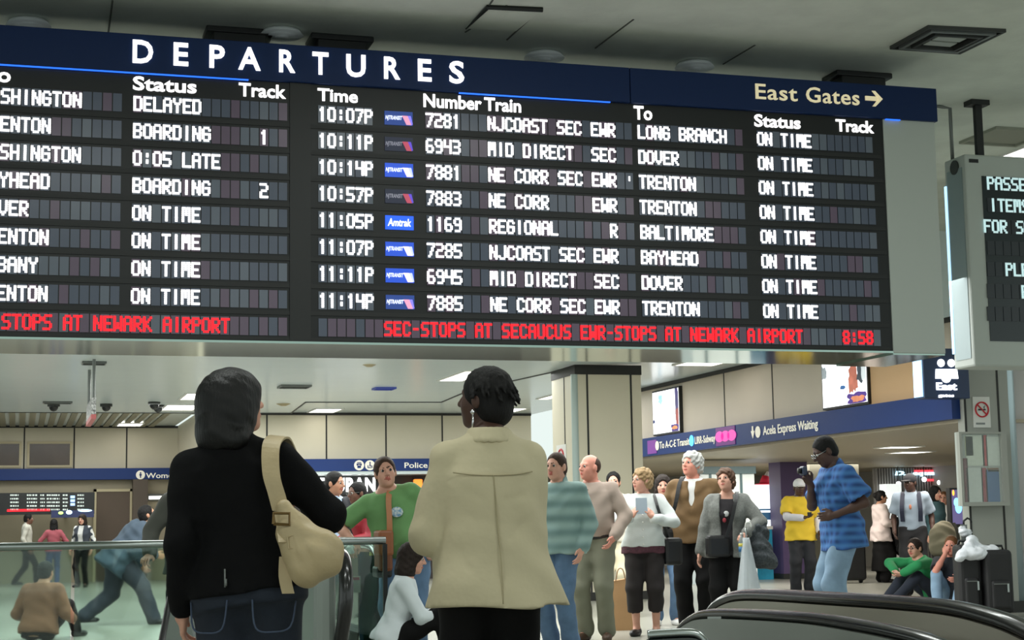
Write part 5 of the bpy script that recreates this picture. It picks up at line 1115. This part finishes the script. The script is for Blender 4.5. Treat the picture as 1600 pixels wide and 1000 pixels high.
mb2 = MB(); c2 = F.hc+F.HM@np.array((-.082, .0, -.055)); mb2.ball(c2, .010, 10, 8); mb2.tube([c2, c2-(0, 0, .035), c2-(.004, 0, .07)], .0045, 6)
local_part(F, 'earring', mb, mat('silver', (220, 220, 222), .2, metal=1)); local_part(F, 'earring', mb2, mat('silver', (220, 220, 222)))

# --- middle distance
green = cloth('green_jersey', (112, 158, 100), noise=.08)
F = person('man in a green T-shirt with a tan strap leaning on the glass rail', 634, 13.15, 186, 1.75, 'light', 'm', side=14, lean=22, pel=(0, 0, .90), rw=(.33, .34, .95), rpole=(1, -.6, .3), lw=(-.25, .06, .93), lpole=(-1, -.5, 0), head=(18, 6, 8), girth=1.12, belly=.07, hair=('short', 'brown'), curl=(.8, .7), rhd=(.1, .8, -.5), rpn=(0, -.3, -1), lpn=(1, 0, 0),
           tops=[dict(name='T_shirt', mat=green, z=(-.01, .50), t=.022, sleeve='short', sr=(.074, .068, .05), amp=.006)], bottom=dict(name='jeans', mat=denim, lr=(.105, .078, .07)), belt=(mat('belt_black', (24, 22, 22), .4), -.01, .024), shoes=brown_shoe)
GM = F; W_ = F.W
mb = MB(); F.tops[0]
c = F.T((-.07, .158, .36)); mb.ball(c, (.05, .006, .04), 12, 6); local_part(F, 'chest_print', mb, mat('print_blue', (96, 150, 190), .7, rgb2=(220, 225, 220), nscale=60))
mb = bag_ = None
bg = thing('messenger_bag', 'brown leather messenger bag hanging on a tan strap from the man in green', 'bag', W_((.14, .27, .93)))
mleather = mat('brown_leather', (128, 72, 40), .45, noise=.2, nscale=8)
mb = MB(); mb.ribbon(bez([W_(F.T((-.05, -.10, .44))), W_(F.T((-.055, -.02, .512))), W_(F.T((-.03, .10, .47))), W_(F.T((.0, .205, .30))), W_(F.T((.05, .255, .14))), W_((.125, .28, 1.03))], 6), F.D((.022, 0, .008)), .008); mb.build('strap', mat('tan_strap', (186, 124, 84), .5), bg)
c = W_((.13, .27, .90)); mb = MB(); mb.box((c[0]-.055, c[1]-.12, c[2]-.17), (c[0]+.055, c[1]+.10, c[2]+.14)); mb.build('body', mleather, bg, bevel=.025)
mb = MB(); mb.box((c[0]-.06, c[1]-.128, c[2]-.05), (c[0]+.06, c[1]+.09, c[2]+.148)); mb.build('flap', mat('brown_leather_light', (146, 86, 50), .45), bg, bevel=.02)
mb = MB(); mb.box((c[0]-.062, c[1]-.06, c[2]-.22), (c[0]+.062, c[1]+.14, c[2]-.13)); mb.build('base', m_black, bg, bevel=.02)
w = F.W(F.arm[1][2]+np.array((.02, .10, -.045))); o = thing('paper_napkin', 'crumpled white paper in the hand of the man in green', 'paper', w)
V, Q, mi_ = sdf([(P_ell(w, (.035, .028, .035)), .01, 0, 1), (P_ell(w+(.01, 0, .03), (.02, .02, .03)), .01, 0, 1)], .006, .008, 60, 1.); build_sdf('sheet', [(V-w, Q, mi_)], mat('white_paper', (225, 225, 222), .7), o)
F = person('man with black hair in a dark suit and pale blue shirt behind the rail', 521, 17.0, 150, 1.69, 'tan', 'm', .015, rw=(.27, .12, .93), head=(35, -3, 0), hair=('short', 'black'),
           tops=[dict(mat=cloth('pale_blue_cotton', (176, 200, 226)), t=.012, collar=True), dict(name='jacket', mat=cloth('dark_suit', (32, 34, 40)), t=.026, z=(-.14, .48), open=(-.2, .50, .055), sr=(.074, .062, .05))], bottom=dict(mat=black_tr), shoes=black_shoe)
F = person('woman in a red jacket with dark hair and glasses in front of the suited man', 562, 16.3, 232, 1.56, 'brown', 'f', .015, rw=(.2, .25, 1.02), lw=(-.16, .25, 1.05), head=(0, -4, 0), hair=('short', 'black'), glasses=m_grey,
           tops=[dict(mat=cloth('black_knit', (30, 28, 30)), t=.012, collar=True), dict(name='jacket', mat=cloth('red_nylon', (150, 30, 44), .5), t=.03, z=(-.12, .44), open=(-.2, .48, .045), sr=(.072, .062, .05))], bottom=dict(mat=black_tr), shoes=black_shoe)
F = person('seated woman in a white long-sleeved top with dark hair by the rail end', 611, 12.15, 84, 1.58, 'light', 'f', .012, pel=(0, 0, .31), lean=15, rw=(.10, .46, .45), lw=(-.10, .46, .45), rpole=(.6, -.5, -1), lpole=(-.6, -.5, -1), rf=(.11, .48, .08), lf=(-.11, .52, .08), rk=(.2, .4, 1), lk=(-.2, .4, 1), head=(0, -6, 0), hair=('bob', 'dark'), curl=(.5, .5),
           tops=[dict(name='sweater', mat=cloth('white_knit', (224, 232, 236)), z=(-.04, .495), t=.02, sr=(.064, .056, .045))], bottom=dict(mat=black_tr, lr=(.098, .074, .062)), shoes=black_shoe)
W_ = F.W; c = W_((0, -.02, 0)); o = thing('duffel_bag', 'black duffel bag under the seated woman in white', 'bag', (c[0], c[1], 0), F.rz)
mb = MB(); mb.tube([(-.30, 0, .105), (-.28, 0, .105), (.28, 0, .105), (.30, 0, .105)], [.07, .105, .105, .07], 18); link_mesh('sack', mb.V, mb.F, mat('black_nylon', (26, 26, 28)), mb.I, o, True)
mb = MB(); mb.ribbon([(-.12, .11, .05), (-.12, .10, .18), (-.10, .14, .22), (.10, .14, .22), (.12, .10, .18), (.12, .11, .05)], (.012, 0, 0), .008); link_mesh('handle', mb.V, mb.F, m_dkgrey, mb.I, o)
F = person('man in a teal striped shirt and jeans half hidden behind the beige coat', 874, 14.2, 214, 1.73, 'light', 'm', .014, rw=(.27, .1, .90), head=(0, 0, 0), hair=('crop', 'brown'), girth=1.08,
           tops=[dict(mat=stripes('teal_stripes', (150, 176, 172), (112, 140, 138), 2.6), t=.035, z=(-.10, .50), collar=True, sr=(.080, .072, .06), amp=.006)], bottom=dict(name='jeans', mat=denim, lr=(.105, .080, .075)), shoes=brown_shoe)
F = person('balding man in a beige shirt and olive trousers looking left', 928, 15.7, 196, 1.77, 'pink', 'm', .012, rw=(.25, .12, .92), lw=(-.22, .16, .93), lpole=(-1, -.7, 0), lpn=(1, .2, 0), head=(-38, 4, 0), hair=('bald', 'brown'), girth=1.1, belly=.03, side=2,
           tops=[dict(mat=cloth('stone_shirt', (170, 152, 140), noise=.05), t=.026, z=(.0, .50), collar=True, sr=(.072, .066, .054), amp=.005)], bottom=dict(mat=cloth('olive_trouser', (118, 118, 100)), lr=(.108, .084, .078), amp=.005), belt=(mat('belt_black', (24, 22, 22)), .0, .026), shoes=brown_shoe)
mb = MB()
for i in range(6): c = F.T((0.0, .155-abs(i-1.5)*.004, .06+i*.075)); mb.ball(c+(0, .012, 0), (.008, .004, .008), 8, 5)
local_part(F, 'button', mb, mat('shirt_button', (150, 132, 122), .5))
F = person('dark-haired man in pale clothes standing mostly hidden behind the balding man', 960, 19.5, 185, 1.72, 'light', 'm', .016, hair=('short', 'black'), tops=[dict(mat=cloth('pale_shirt', (206, 200, 186)), t=.024)], bottom=dict(mat=cloth('cream_trouser', (204, 194, 168)), lr=(.105, .085, .08)), shoes=white_shoe)
p = atD(971, 940, 17.0); o = thing('paper_bag', 'tan cardboard shopping bag on the floor between the balding man and the woman in white', 'bag', (p[0], p[1], 0))
mb = MB(); mb.hexa([(p[0]-.13, p[1]-.07, 0), (p[0]+.13, p[1]-.07, 0), (p[0]+.13, p[1]+.07, 0), (p[0]-.13, p[1]+.07, 0), (p[0]-.14, p[1]-.05, .50), (p[0]+.08, p[1]-.05, .53), (p[0]+.08, p[1]+.05, .53), (p[0]-.14, p[1]+.05, .50)]); mb.build('sack', mat('kraft_paper', (176, 138, 96), .7, noise=.1, nscale=5), o)
mb = MB(); mb.tube(bez([(p[0]-.08, p[1]-.055, .50), (p[0]-.05, p[1]-.06, .62), (p[0]+.0, p[1]-.06, .62), (p[0]+.03, p[1]-.055, .51)], 5), .006, 6); mb.build('handle', mat('kraft_cord', (150, 116, 80), .8), o)
WC = F = person('woman with short blond hair in a white cardigan reading a pale blue paper', 1006, 16.2, 188, 1.64, 'light', 'f', .012, rw=(.115, .27, 1.19), lw=(-.115, .27, 1.18), rpole=(1, -.2, -.7), lpole=(-1, -.2, -.7), rhd=(-.55, .15, .9), lhd=(.55, .15, .9), rpn=(-.8, -.6, 0), lpn=(.8, -.6, 0), head=(-48, 4, 0), hair=('wavy', 'blond'), girth=1.14, curl=(.7, .7),
           tops=[dict(name='top', mat=cloth('burgundy_print', (84, 46, 58), noise=.4, nscale=40), z=(-.10, .40), t=.02, sleeve='none'), dict(name='cardigan', mat=cloth('white_cardigan', (208, 214, 212)), z=(-.035, .505), t=.026, sr=(.072, .064, .052), vneck=.05, amp=.006)],
           bottom=dict(name='capri_trousers', mat=cloth('black_brown', (34, 28, 28)), lr=(.108, .084, .080), len=.55, t=.02), shoes=black_shoe)
mb = MB()
for i in range(5): mb.ball(F.T((0, .165, -.01+i*.075)), (.008, .006, .008), 8, 5)
local_part(F, 'button', mb, m_white)
w = F.W((0.0, .292, 1.30)); o = thing('paper_sheet', 'pale blue sheet of paper held by the woman in the white cardigan', 'paper', w, F.rz)
mb = MB(); mb.hexa([(-.058, .0, -.07), (.058, .0, -.07), (.058, .003, -.07), (-.058, .003, -.07), (-.055, .03, .085), (.055, .03, .085), (.055, .033, .085), (-.055, .033, .085)]); link_mesh('sheet', mb.V, mb.F, mat('pale_blue_paper', (196, 214, 232), .6), mb.I, o)
W_ = F.W; o = thing('shoulder_bag', 'black shoulder bag at the side of the woman in the white cardigan', 'bag', W_((-.26, -.02, .88)))
c = W_((-.27, -.03, .86)); mb = MB(); mb.box((c[0]-.10, c[1]-.09, c[2]-.15), (c[0]+.10, c[1]+.09, c[2]+.12)); mb.build('body', mat('black_leather', (24, 24, 26), .45), o, bevel=.04)
mb = MB(); mb.ribbon(bez([W_((-.24, .0, .98)), W_(F.T((-.165, .14, .32))), W_(F.T((-.125, .07, .46))), W_(F.T((-.11, -.04, .495))), W_(F.T((-.16, -.13, .35))), W_((-.25, -.08, .98))], 6), F.D((.014, .004, 0)), .008); mb.build('strap', mat('black_leather', (24, 24, 26)), o)
F = person('woman with long dark hair and jeans standing behind the white cardigan', 1037, 17.8, 176, 1.62, 'light', 'f', .015, hair=('long', 'dark'), head=(-8, 0, 0), tops=[dict(name='jacket', mat=cloth('dark_fleece', (44, 42, 46)), t=.028)], bottom=dict(name='jeans', mat=denim), shoes=white_shoe)
BJ = F = person('grey-haired man in a brown jacket and black trousers looking up to the left', 1085, 16.7, 196, 1.82, 'pink', 'm', .013, head=(-30, 10, 0), hair=('wavy', 'grey'), lw=(-.30, .10, .90), rw=(.30, .08, .92), girth=1.06, belly=.02,
           tops=[dict(mat=cloth('white_shirt', (224, 224, 222)), t=.016, collar=True), dict(name='jacket', mat=cloth('brown_suede', (112, 86, 54), noise=.12, nscale=5), t=.038, z=(-.10, .485), open=(.20, .53, .040), w0=.010, sr=(.080, .070, .060), amp=.008)], bottom=dict(mat=black_tr, lr=(.110, .086, .080)), shoes=black_shoe)
W_ = F.W; o = thing('shoulder_bag', 'black bag on a long strap at the hip of the grey-haired man', 'bag', W_((.27, .05, .88)))
c = W_((.27, .04, .84)); mb = MB(); mb.box((c[0]-.11, c[1]-.10, c[2]-.18), (c[0]+.11, c[1]+.09, c[2]+.14)); mb.build('body', mat('black_nylon', (26, 26, 28)), o, bevel=.04)
mb = MB(); mb.ribbon(bez([W_((.25, .10, .95)), W_(F.T((.15, .175, .25))), W_(F.T((.115, .11, .45))), W_(F.T((.10, -.03, .52))), W_(F.T((.17, -.15, .30))), W_((.27, -.03, .95))], 6), F.D((.020, .004, 0)), .008); mb.build('strap', mat('black_nylon', (26, 26, 28)), o)
GC = F = person('smiling woman in a grey knit cardigan looking up, clear umbrella in hand', 1137, 16.0, 192, 1.62, 'light', 'f', .012, head=(-16, 14, 6), hair=('wavy', 'chestnut'), girth=1.12, rw=(.29, .05, .83), lw=(-.20, .24, 1.03), lpole=(-1, -.5, -.2), lpn=(.3, 0, -1), rpn=(-1, .2, 0), curl=(.4, .9),
           tops=[dict(name='top', mat=cloth('black_print', (34, 30, 34), noise=.2, nscale=20), t=.016, z=(-.12, .45), sleeve='none'), dict(name='cardigan', mat=cloth('grey_knit', (126, 128, 124), noise=.25, nscale=60, bump=.4), t=.034, z=(-.14, .50), open=(-.2, .54, .062), sr=(.076, .068, .056), amp=.005)], bottom=dict(mat=black_tr, lr=(.108, .09, .085)), shoes=black_shoe)
mb = MB(); mb.ball(F.T((.0, .150, .30)), (.028, .008, .03), 10, 6); mb.ball(F.T((.02, .155, .235)), (.02, .008, .024), 10, 6, 1); local_part(F, 'chest_print', mb, [mat('print_white', (206, 206, 206), .7), mat('print_red', (150, 50, 60), .7)])
W_ = F.W
o = thing('crossbody_bag', 'black crossbody bag in front of the woman in the grey cardigan', 'bag', W_((.10, .22, .92)))
c = W_((.09, .21, .91)); mb = MB(); mb.box((c[0]-.12, c[1]-.05, c[2]-.11), (c[0]+.12, c[1]+.05, c[2]+.10)); mb.build('body', mat('black_leather', (24, 24, 26)), o, bevel=.03)
mb = MB(); mb.ribbon(bez([W_((.0, .22, .99)), W_(F.T((-.06, .20, .25))), W_(F.T((-.10, .12, .44))), W_(F.T((-.10, -.03, .515))), W_(F.T((.0, -.17, .3))), W_((.14, -.05, 1.02)), W_((.19, .12, .96))], 6), F.D((.016, .006, .0)), .008); mb.build('strap', mat('black_leather', (24, 24, 26)), o)
o = thing('umbrella', 'clear plastic umbrella, folded, hanging from the hand of the woman in the grey cardigan', 'umbrella', W_((-.20, .33, .5)))
hx = W_((-.205, .33, 1.03)); bt_ = W_((-.22, .34, .42))
mb = MB(); mb.tube([hx+(0, 0, .06), hx, bt_], [.009, .007, .005], 8); mb.build('shaft', m_steel, o, True)
mb = MB(); mb.tube(bez([hx+(0, 0, .06), hx+(.0, -.02, .10), hx+(.03, -.03, .10), hx+(.04, -.03, .06)], 4), .011, 8); mb.build('handle', m_white, o, True)
m_clear = mat('clear_film', (232, 240, 244), .2, bump=.6, bscale=40, alpha=.5)
n_ = 12; V = []; Fq = []
for i, t in enumerate(np.linspace(0, 1, 8)):
    c = hx*(1-t)+bt_*t-np.array((0, 0, .04)); r = .03+.10*t
    for k in range(2*n_):
        a = math.pi*k/n_; rr = r*(1 if k % 2 else .62); V.append(c+np.array((rr*math.cos(a), rr*.8*math.sin(a), 0)))
for i in range(7):
    for k in range(2*n_): Fq.append((i*2*n_+k, i*2*n_+(k+1) % (2*n_), (i+1)*2*n_+(k+1) % (2*n_), (i+1)*2*n_+k))
mb = MB(); mb.add(V, Fq); co = mb.build('canopy', m_clear, o, True); sm_ = co.modifiers.new('s', 'SOLIDIFY'); sm_.thickness = .002
w = W_((-.16, .31, .90)); o = thing('water_bottle', 'clear water bottle with a blue and yellow label in the same hand as the umbrella', 'bottle', w-(0, 0, .10))
mb = MB(); mb.tube([w-(0, 0, .10), w-(0, 0, .095), w+(0, 0, .05), w+(0, 0, .09), w+(0, 0, .11)], [.028, .033, .033, .016, .014], 14); mb.build('body', mat('bottle_pet', (200, 222, 226), .1, trans=.7), o, True)
mb = MB(); mb.tube([w-(0, 0, .05), w+(0, 0, .0)], .0345, 14); mb.tube([w+(0, 0, .0), w+(0, 0, .03)], .0345, 14, 1); mb.build('label', [mat('label_blue', (50, 110, 160), .5), mat('label_yellow', (214, 200, 90), .5)], o, True)
mb = MB(); mb.tube([w+(0, 0, .11), w+(0, 0, .13)], .016, 12); mb.build('cap', m_white, o, True)
c = W_((-.36, .12, .84)); o = thing('folded_coat', 'dark grey tweed coat draped over the arm of the woman with the umbrella', 'coat', c)
V, Q, mi_ = sdf([(P_cone(W_((-.26, .12, 1.08)), W_((-.34, .18, .78)), .075, .10), .05, 0, 1), (P_cone(W_((-.32, .10, 1.05)), W_((-.42, .12, .74)), .06, .075), .05, 0, 1), (P_cone(W_((-.20, .20, 1.04)), W_((-.34, .1, 1.07)), .06, .06), .05, 0, 1)], .012, .014, 20, 1.)
build_sdf('cloth', [(V-c, Q, mi_)], cloth('tweed', (74, 80, 84), noise=.6, nscale=50, bump=.4), o)
YM = F = person('man in a yellow T-shirt and white cap looking at a phone beside the purple pillar', 1250, 24.4, 178, 1.72, 'dark', 'm', .014, head=(0, -6, 0), hair=('crop', 'black'), cap=[mat('white_cap', (220, 222, 226), .8), mat('white_cap', (220, 222, 226))], rw=(.02, .30, 1.12), rpole=(1, -.2, -.5), lw=(-.26, .08, .92), rhd=(-1, .35, .1), rpn=(0, .2, 1), lpn=(1, 0, 0),
           tops=[dict(name='undershirt', mat=cloth('white_sleeve', (214, 214, 222)), t=.010, sr=(.06, .056, .05)), dict(name='T_shirt', mat=cloth('yellow_jersey', (224, 190, 52)), t=.036, z=(-.14, .50), sleeve='short', sr=(.084, .080, .07), amp=.008)], bottom=dict(mat=cloth('charcoal', (34, 36, 42)), lr=(.106, .086, .082)), shoes=black_shoe, girth=1.05)
w = F.W((-.07, .35, 1.15)); o = thing('mobile_phone', 'small dark phone in the hand of the man in yellow', 'phone', w); mb = MB(); mb.box(w-(.035, .006, .02), w+(.035, .006, .05)); mb.build('case', m_black, o, bevel=.004); mb = MB(); mb.box(w+(-.03, .006, -.01), w+(.03, .008, .045)); mb.build('screen', mat('phone_screen', (60, 70, 90), .2), o)
PM = F = person('tall man in a blue plaid shirt and light jeans looking down at a camera', 1314, 14.5, 262, 1.86, 'dark', 'm', .012, head=(0, -28, 0), neck=.035, lean=5, hair=('crop', 'black'), glasses=m_steel, rw=(.04, .23, 1.29), rpole=(1, -.5, -.8), lw=(-.20, .12, 1.04), lpole=(-.5, -1, .15), lhd=(.35, .8, -.1), lpn=(1, -.3, 0), rhd=(-.3, .6, .8), rpn=(-1, 0, .3), girth=1.05, curl=(.7, .5),
           tops=[dict(mat=plaid('blue_plaid', (52, 98, 168), (34, 66, 120), (74, 130, 190)), t=.040, z=(-.16, .50), sleeve='short', sr=(.088, .092, .07), collar=True, amp=.008)], bottom=dict(name='jeans', mat=denim_light, lr=(.108, .092, .088), t=.018), shoes=white_shoe)
w = F.W((.0, .30, 1.40)); o = thing('camera', 'dark compact camera raised in the hand of the man in plaid', 'camera', w, F.rz); mb = MB(); mb.box((-.06, -.02, -.04), (.06, .02, .04)); link_mesh('body', mb.V, mb.F, mat('camera_blue', (44, 54, 76), .4), mb.I, o).modifiers.new('b', 'BEVEL').width = .01
mb = MB(); mb.tube([(0, .02, 0), (0, .05, 0)], .026, 14); link_mesh('lens', mb.V, mb.F, m_black, mb.I, o, True)
PC = F = person('woman in a pale pink coat and black skirt, a coat on her arm', 1376, 28.6, 80, 1.60, 'tan', 'f', .015, head=(-5, 0, 0), hair=('bun', 'black'), rw=(.20, .24, 1.06), lw=(-.12, .30, 1.10), lpole=(-.6, -1, -.4), tops=[dict(name='coat', mat=cloth('pale_pink', (220, 204, 200)), t=.045, z=(-.18, .50), sr=(.085, .078, .066), amp=.008)], bottom=dict(name='skirt', mat=black_tr, skirt=True, lr=(.11, .1, .1)), shoes=black_shoe)
c = F.W((.22, .28, .95)); o = thing('black_coat', 'black coat carried over the arm of the woman in pink', 'coat', c)
V, Q, mi_ = sdf([(P_cone(F.W((.20, .22, 1.08)), F.W((.30, .34, .62)), .11, .15), .05, 0, 1), (P_cone(F.W((.0, .24, 1.05)), F.W((.05, .36, .62)), .09, .14), .05, 0, 1)], .016, .014, 16, 1.); build_sdf('cloth', [(V-c, Q, mi_)], black_wool, o)
c = F.W((-.05, -.58, 0)); o = thing('suitcase', 'large black upright suitcase standing behind the woman in pink', 'suitcase', c); mb = MB(); mb.box((c[0]-.22, c[1]-.14, .05), (c[0]+.22, c[1]+.14, .80)); mb.build('shell', mat('black_nylon', (26, 26, 28)), o, bevel=.05)
mb = MB(); mb.tube([c+(-.12, 0, .8), c+(-.12, 0, 1.0), c+(.12, 0, 1.0), c+(.12, 0, .8)], .012, 8); mb.build('pull_handle', m_grey, o)
for s_ in (-1, 1): mb = MB(); mb.tube([c+(s_*.16-.02, 0, .05), c+(s_*.16+.02, 0, .05)], .05, 12); mb.build('wheel', m_black, o, True)
PO = F = person('man in a pale grey polo shirt with a camera at his cap, black trousers', 1425, 23.3, 196, 1.74, 'dark', 'm', .014, head=(-25, -4, 0), hair=('crop', 'black'), cap=[mat('dark_cap', (40, 40, 46), .8), mat('dark_cap_brim', (20, 20, 24), .6)], rw=(.24, .10, .90), lw=(-.27, .03, .88), girth=1.04,
           tops=[dict(name='polo_shirt', mat=cloth('grey_polo', (150, 164, 180)), t=.026, z=(-.02, .50), sleeve='short', sr=(.080, .076, .06), collar=True)], bottom=dict(mat=cloth('black_trouser2', (26, 26, 30)), lr=(.104, .084, .08)), shoes=black_shoe)
mb = MB(); mb.ball(F.T((.01, .142, .30)), (.018, .008, .035), 10, 6); local_part(F, 'chest_emblem', mb, mat('emblem_orange', (190, 120, 90), .7))
o = thing('backpack', 'navy backpack worn by the man in the grey polo shirt', 'backpack', F.W((0, -.24, 1.15)))
c = F.W((0, -.24, 1.16)); V, Q, mi_ = sdf([(P_ell(c, (.16, .11, .23)), .02, 0, 1)], .015); build_sdf('sack', [(V-c, Q, mi_)], mat('navy_nylon', (26, 32, 54), .6), o)
for g in (-1, 1):
    mb = MB(); mb.ribbon(bez([F.W(F.T((g*.12, .12, .10))), F.W(F.T((g*.125, .155, .28))), F.W(F.T((g*.11, .085, .46))), F.W(F.T((g*.10, -.02, .505))), F.W(F.T((g*.10, -.15, .42)))], 6), F.D((.030, .004*g, 0)), .014); mb.build('strap', mat('navy_nylon', (26, 32, 54)), o)
F = person('woman with long dark hair in a teal jacket behind the man in the grey polo', 1461, 25.5, 150, 1.60, 'light', 'f', .017, hair=('long', 'black'), head=(10, 0, 0), tops=[dict(name='jacket', mat=cloth('teal_jacket', (62, 92, 98)), t=.035)], bottom=dict(mat=black_tr), shoes=black_shoe)
F = person('fair woman with pinned hair and white collar standing left of the video screen', 1477, 28.5, 205, 1.56, 'light', 'f', .017, hair=('short', 'ginger'), tops=[dict(name='blouse', mat=cloth('white_shirt', (224, 224, 222)), t=.02, collar=True), dict(name='jacket', mat=cloth('grey_jacket', (110, 112, 116)), t=.032, open=(.1, .52, .06))], bottom=dict(mat=black_tr), shoes=black_shoe)
# seated pair on the floor by the suitcases
GS = F = person('man in glasses and a green sweater sitting on the floor with his knees up', 1455, 21.2, 250, 1.74, 'light', 'm', .013, pel=(0, 0, .13), lean=28, rw=(.10, .50, .42), lw=(-.10, .52, .40), rpole=(.7, -.2, .3), lpole=(-.7, -.2, .3), rf=(.12, .62, .08), lf=(-.12, .66, .08), rk=(.2, .2, 1), lk=(-.2, .2, 1), head=(20, -4, 0), hair=('short', 'dark'), glasses=m_black,
           tops=[dict(name='sweater', mat=cloth('green_knit', (38, 140, 84)), t=.022, sr=(.068, .060, .052))], bottom=dict(name='jeans', mat=cloth('navy_jean', (38, 44, 58))), shoes=white_shoe)
F = person('person in a dark top sitting against the suitcases with a hand at the mouth', 1487, 20.3, 205, 1.70, 'pink', 'm', .013, pel=(0, 0, .13), lean=10, rw=(.06, .22, .66), lw=(-.15, .45, .38), rpole=(.6, .2, -1), lpole=(-.7, -.2, 0), rf=(.12, .55, .08), lf=(-.12, .60, .08), rk=(.2, .2, 1), lk=(-.2, .2, 1), head=(-5, -2, 0), hair=('crop', 'ginger'), rhd=(-.2, -.2, 1), rpn=(-.3, -1, 0), curl=(.8, .4),
           tops=[dict(name='T_shirt', mat=cloth('dark_tee', (40, 44, 52)), t=.022, sleeve='short', sr=(.074, .07, .05))], bottom=dict(name='jeans', mat=denim_light), shoes=white_shoe)
backpack('khaki backpack standing on the luggage behind the seated pair', 1476, 872, 22.3, .42, .50, cloth('khaki_canvas', (118, 112, 92)), mat('dark_webbing', (56, 54, 46), .8))
p = atD(1474, 880, 22.3); c = np.array((p[0], p[1], 0)); o = thing('suitcase', 'dark grey suitcase carrying the khaki backpack', 'suitcase', c); zt_ = atD(1476, 872, 22.3)[2]
mb = MB(); mb.box((c[0]-.26, c[1]-.16, .04), (c[0]+.26, c[1]+.16, zt_)); mb.build('shell', mat('grey_nylon', (46, 48, 50), .6), o, bevel=.04)
for s_ in (-1, 1): mb = MB(); mb.tube([c+(s_*.18-.02, 0, .05), c+(s_*.18+.02, 0, .05)], .05, 12); mb.build('wheel', m_black, o, True)
mb = MB(); mb.ribbon([c+(-.2, -.17, .1), c+(-.2, -.17, zt_-.05)], (.03, 0, 0), .012); mb.build('blue_strap', mat('bright_blue', (40, 160, 214), .5), o)

# --- left side, seen through and over the glass
F = person('man in a pale shirt and dark trousers walking at far left', 42, 34, 75, 1.50, 'brown', 'm', .017, rf=(.09, .24, .10), lf=(-.09, -.26, .12), rk=(.1, 1, 0), head=(0, 0, 0), hair=('short', 'black'), tops=[dict(mat=cloth('pale_grey_shirt', (186, 184, 172)), t=.024, collar=True)], bottom=dict(mat=black_tr), shoes=black_shoe)
F = person('woman in a rose pink top and jeans seen from behind at far left', 84, 34, -20, 1.38, 'tan', 'f', .017, hair=('long', 'black'), tops=[dict(name='top', mat=cloth('rose_top', (164, 84, 94)), t=.02)], bottom=dict(name='jeans', mat=cloth('mid_denim', (62, 80, 122))), shoes=black_shoe, rw=(.25, .2, 1.15), lw=(-.24, .25, 1.2))
F = person('woman in a dark jacket over a white shirt under the distant lit sign', 129, 33, 190, 1.46, 'light', 'f', .017, hair=('bob', 'dark'), tops=[dict(mat=cloth('white_shirt', (224, 224, 222)), t=.014), dict(name='jacket', mat=cloth('slate_jacket', (58, 64, 74)), t=.035, open=(-.2, .52, .06))], bottom=dict(mat=black_tr), shoes=black_shoe)
F = person('person in a rust brown sweater sitting on the floor behind the glass', 64, 17.0, 10, 1.56, 'tan', 'm', .015, pel=(0, 0, .13), lean=12, rw=(.26, .30, .22), lw=(-.26, .30, .22), rf=(.16, .62, .08), lf=(-.16, .62, .08), rk=(.3, .2, 1), lk=(-.3, .2, 1), hair=('short', 'black'), eyes=False, girth=1.1,
           tops=[dict(name='sweater', mat=cloth('rust_knit', (124, 82, 58)), t=.034, sr=(.08, .07, .056))], bottom=dict(mat=black_tr), shoes=black_shoe)
F = person('stooping person in dark blue-grey clothes striding behind the glass', 186, 19.5, 70, 1.62, 'tan', 'm', .015, pel=(0, 0, .84), lean=40, rw=(.20, .42, .86), lw=(-.2, .30, .74), rf=(.10, .42, .08), lf=(-.10, -.40, .12), head=(0, 20, 0), hair=('short', 'black'), girth=1.25,
           tops=[dict(name='jacket', mat=cloth('blue_grey_jacket', (58, 72, 86)), t=.055, z=(-.20, .50), sr=(.10, .09, .07), amp=.008)], bottom=dict(mat=cloth('slate_trouser', (52, 54, 66)), lr=(.12, .1, .09)), shoes=black_shoe)
F = person('man in a grey suit, hand on the rail, half hidden behind the woman in black', 299, 12.95, 184, 1.66, 'light', 'm', .014, rw=(.27, .26, .93), rpole=(1, -.5, 0), rhd=(0, .9, -.2), rpn=(0, -.2, -1), hair=('short', 'grey'), tops=[dict(mat=cloth('white_shirt', (224, 224, 222)), t=.014, collar=True), dict(name='jacket', mat=cloth('grey_suit', (86, 86, 80)), t=.032, z=(-.15, .48), open=(-.2, .5, .05), sr=(.08, .07, .056))], bottom=dict(mat=cloth('charcoal', (34, 36, 42))), shoes=black_shoe)
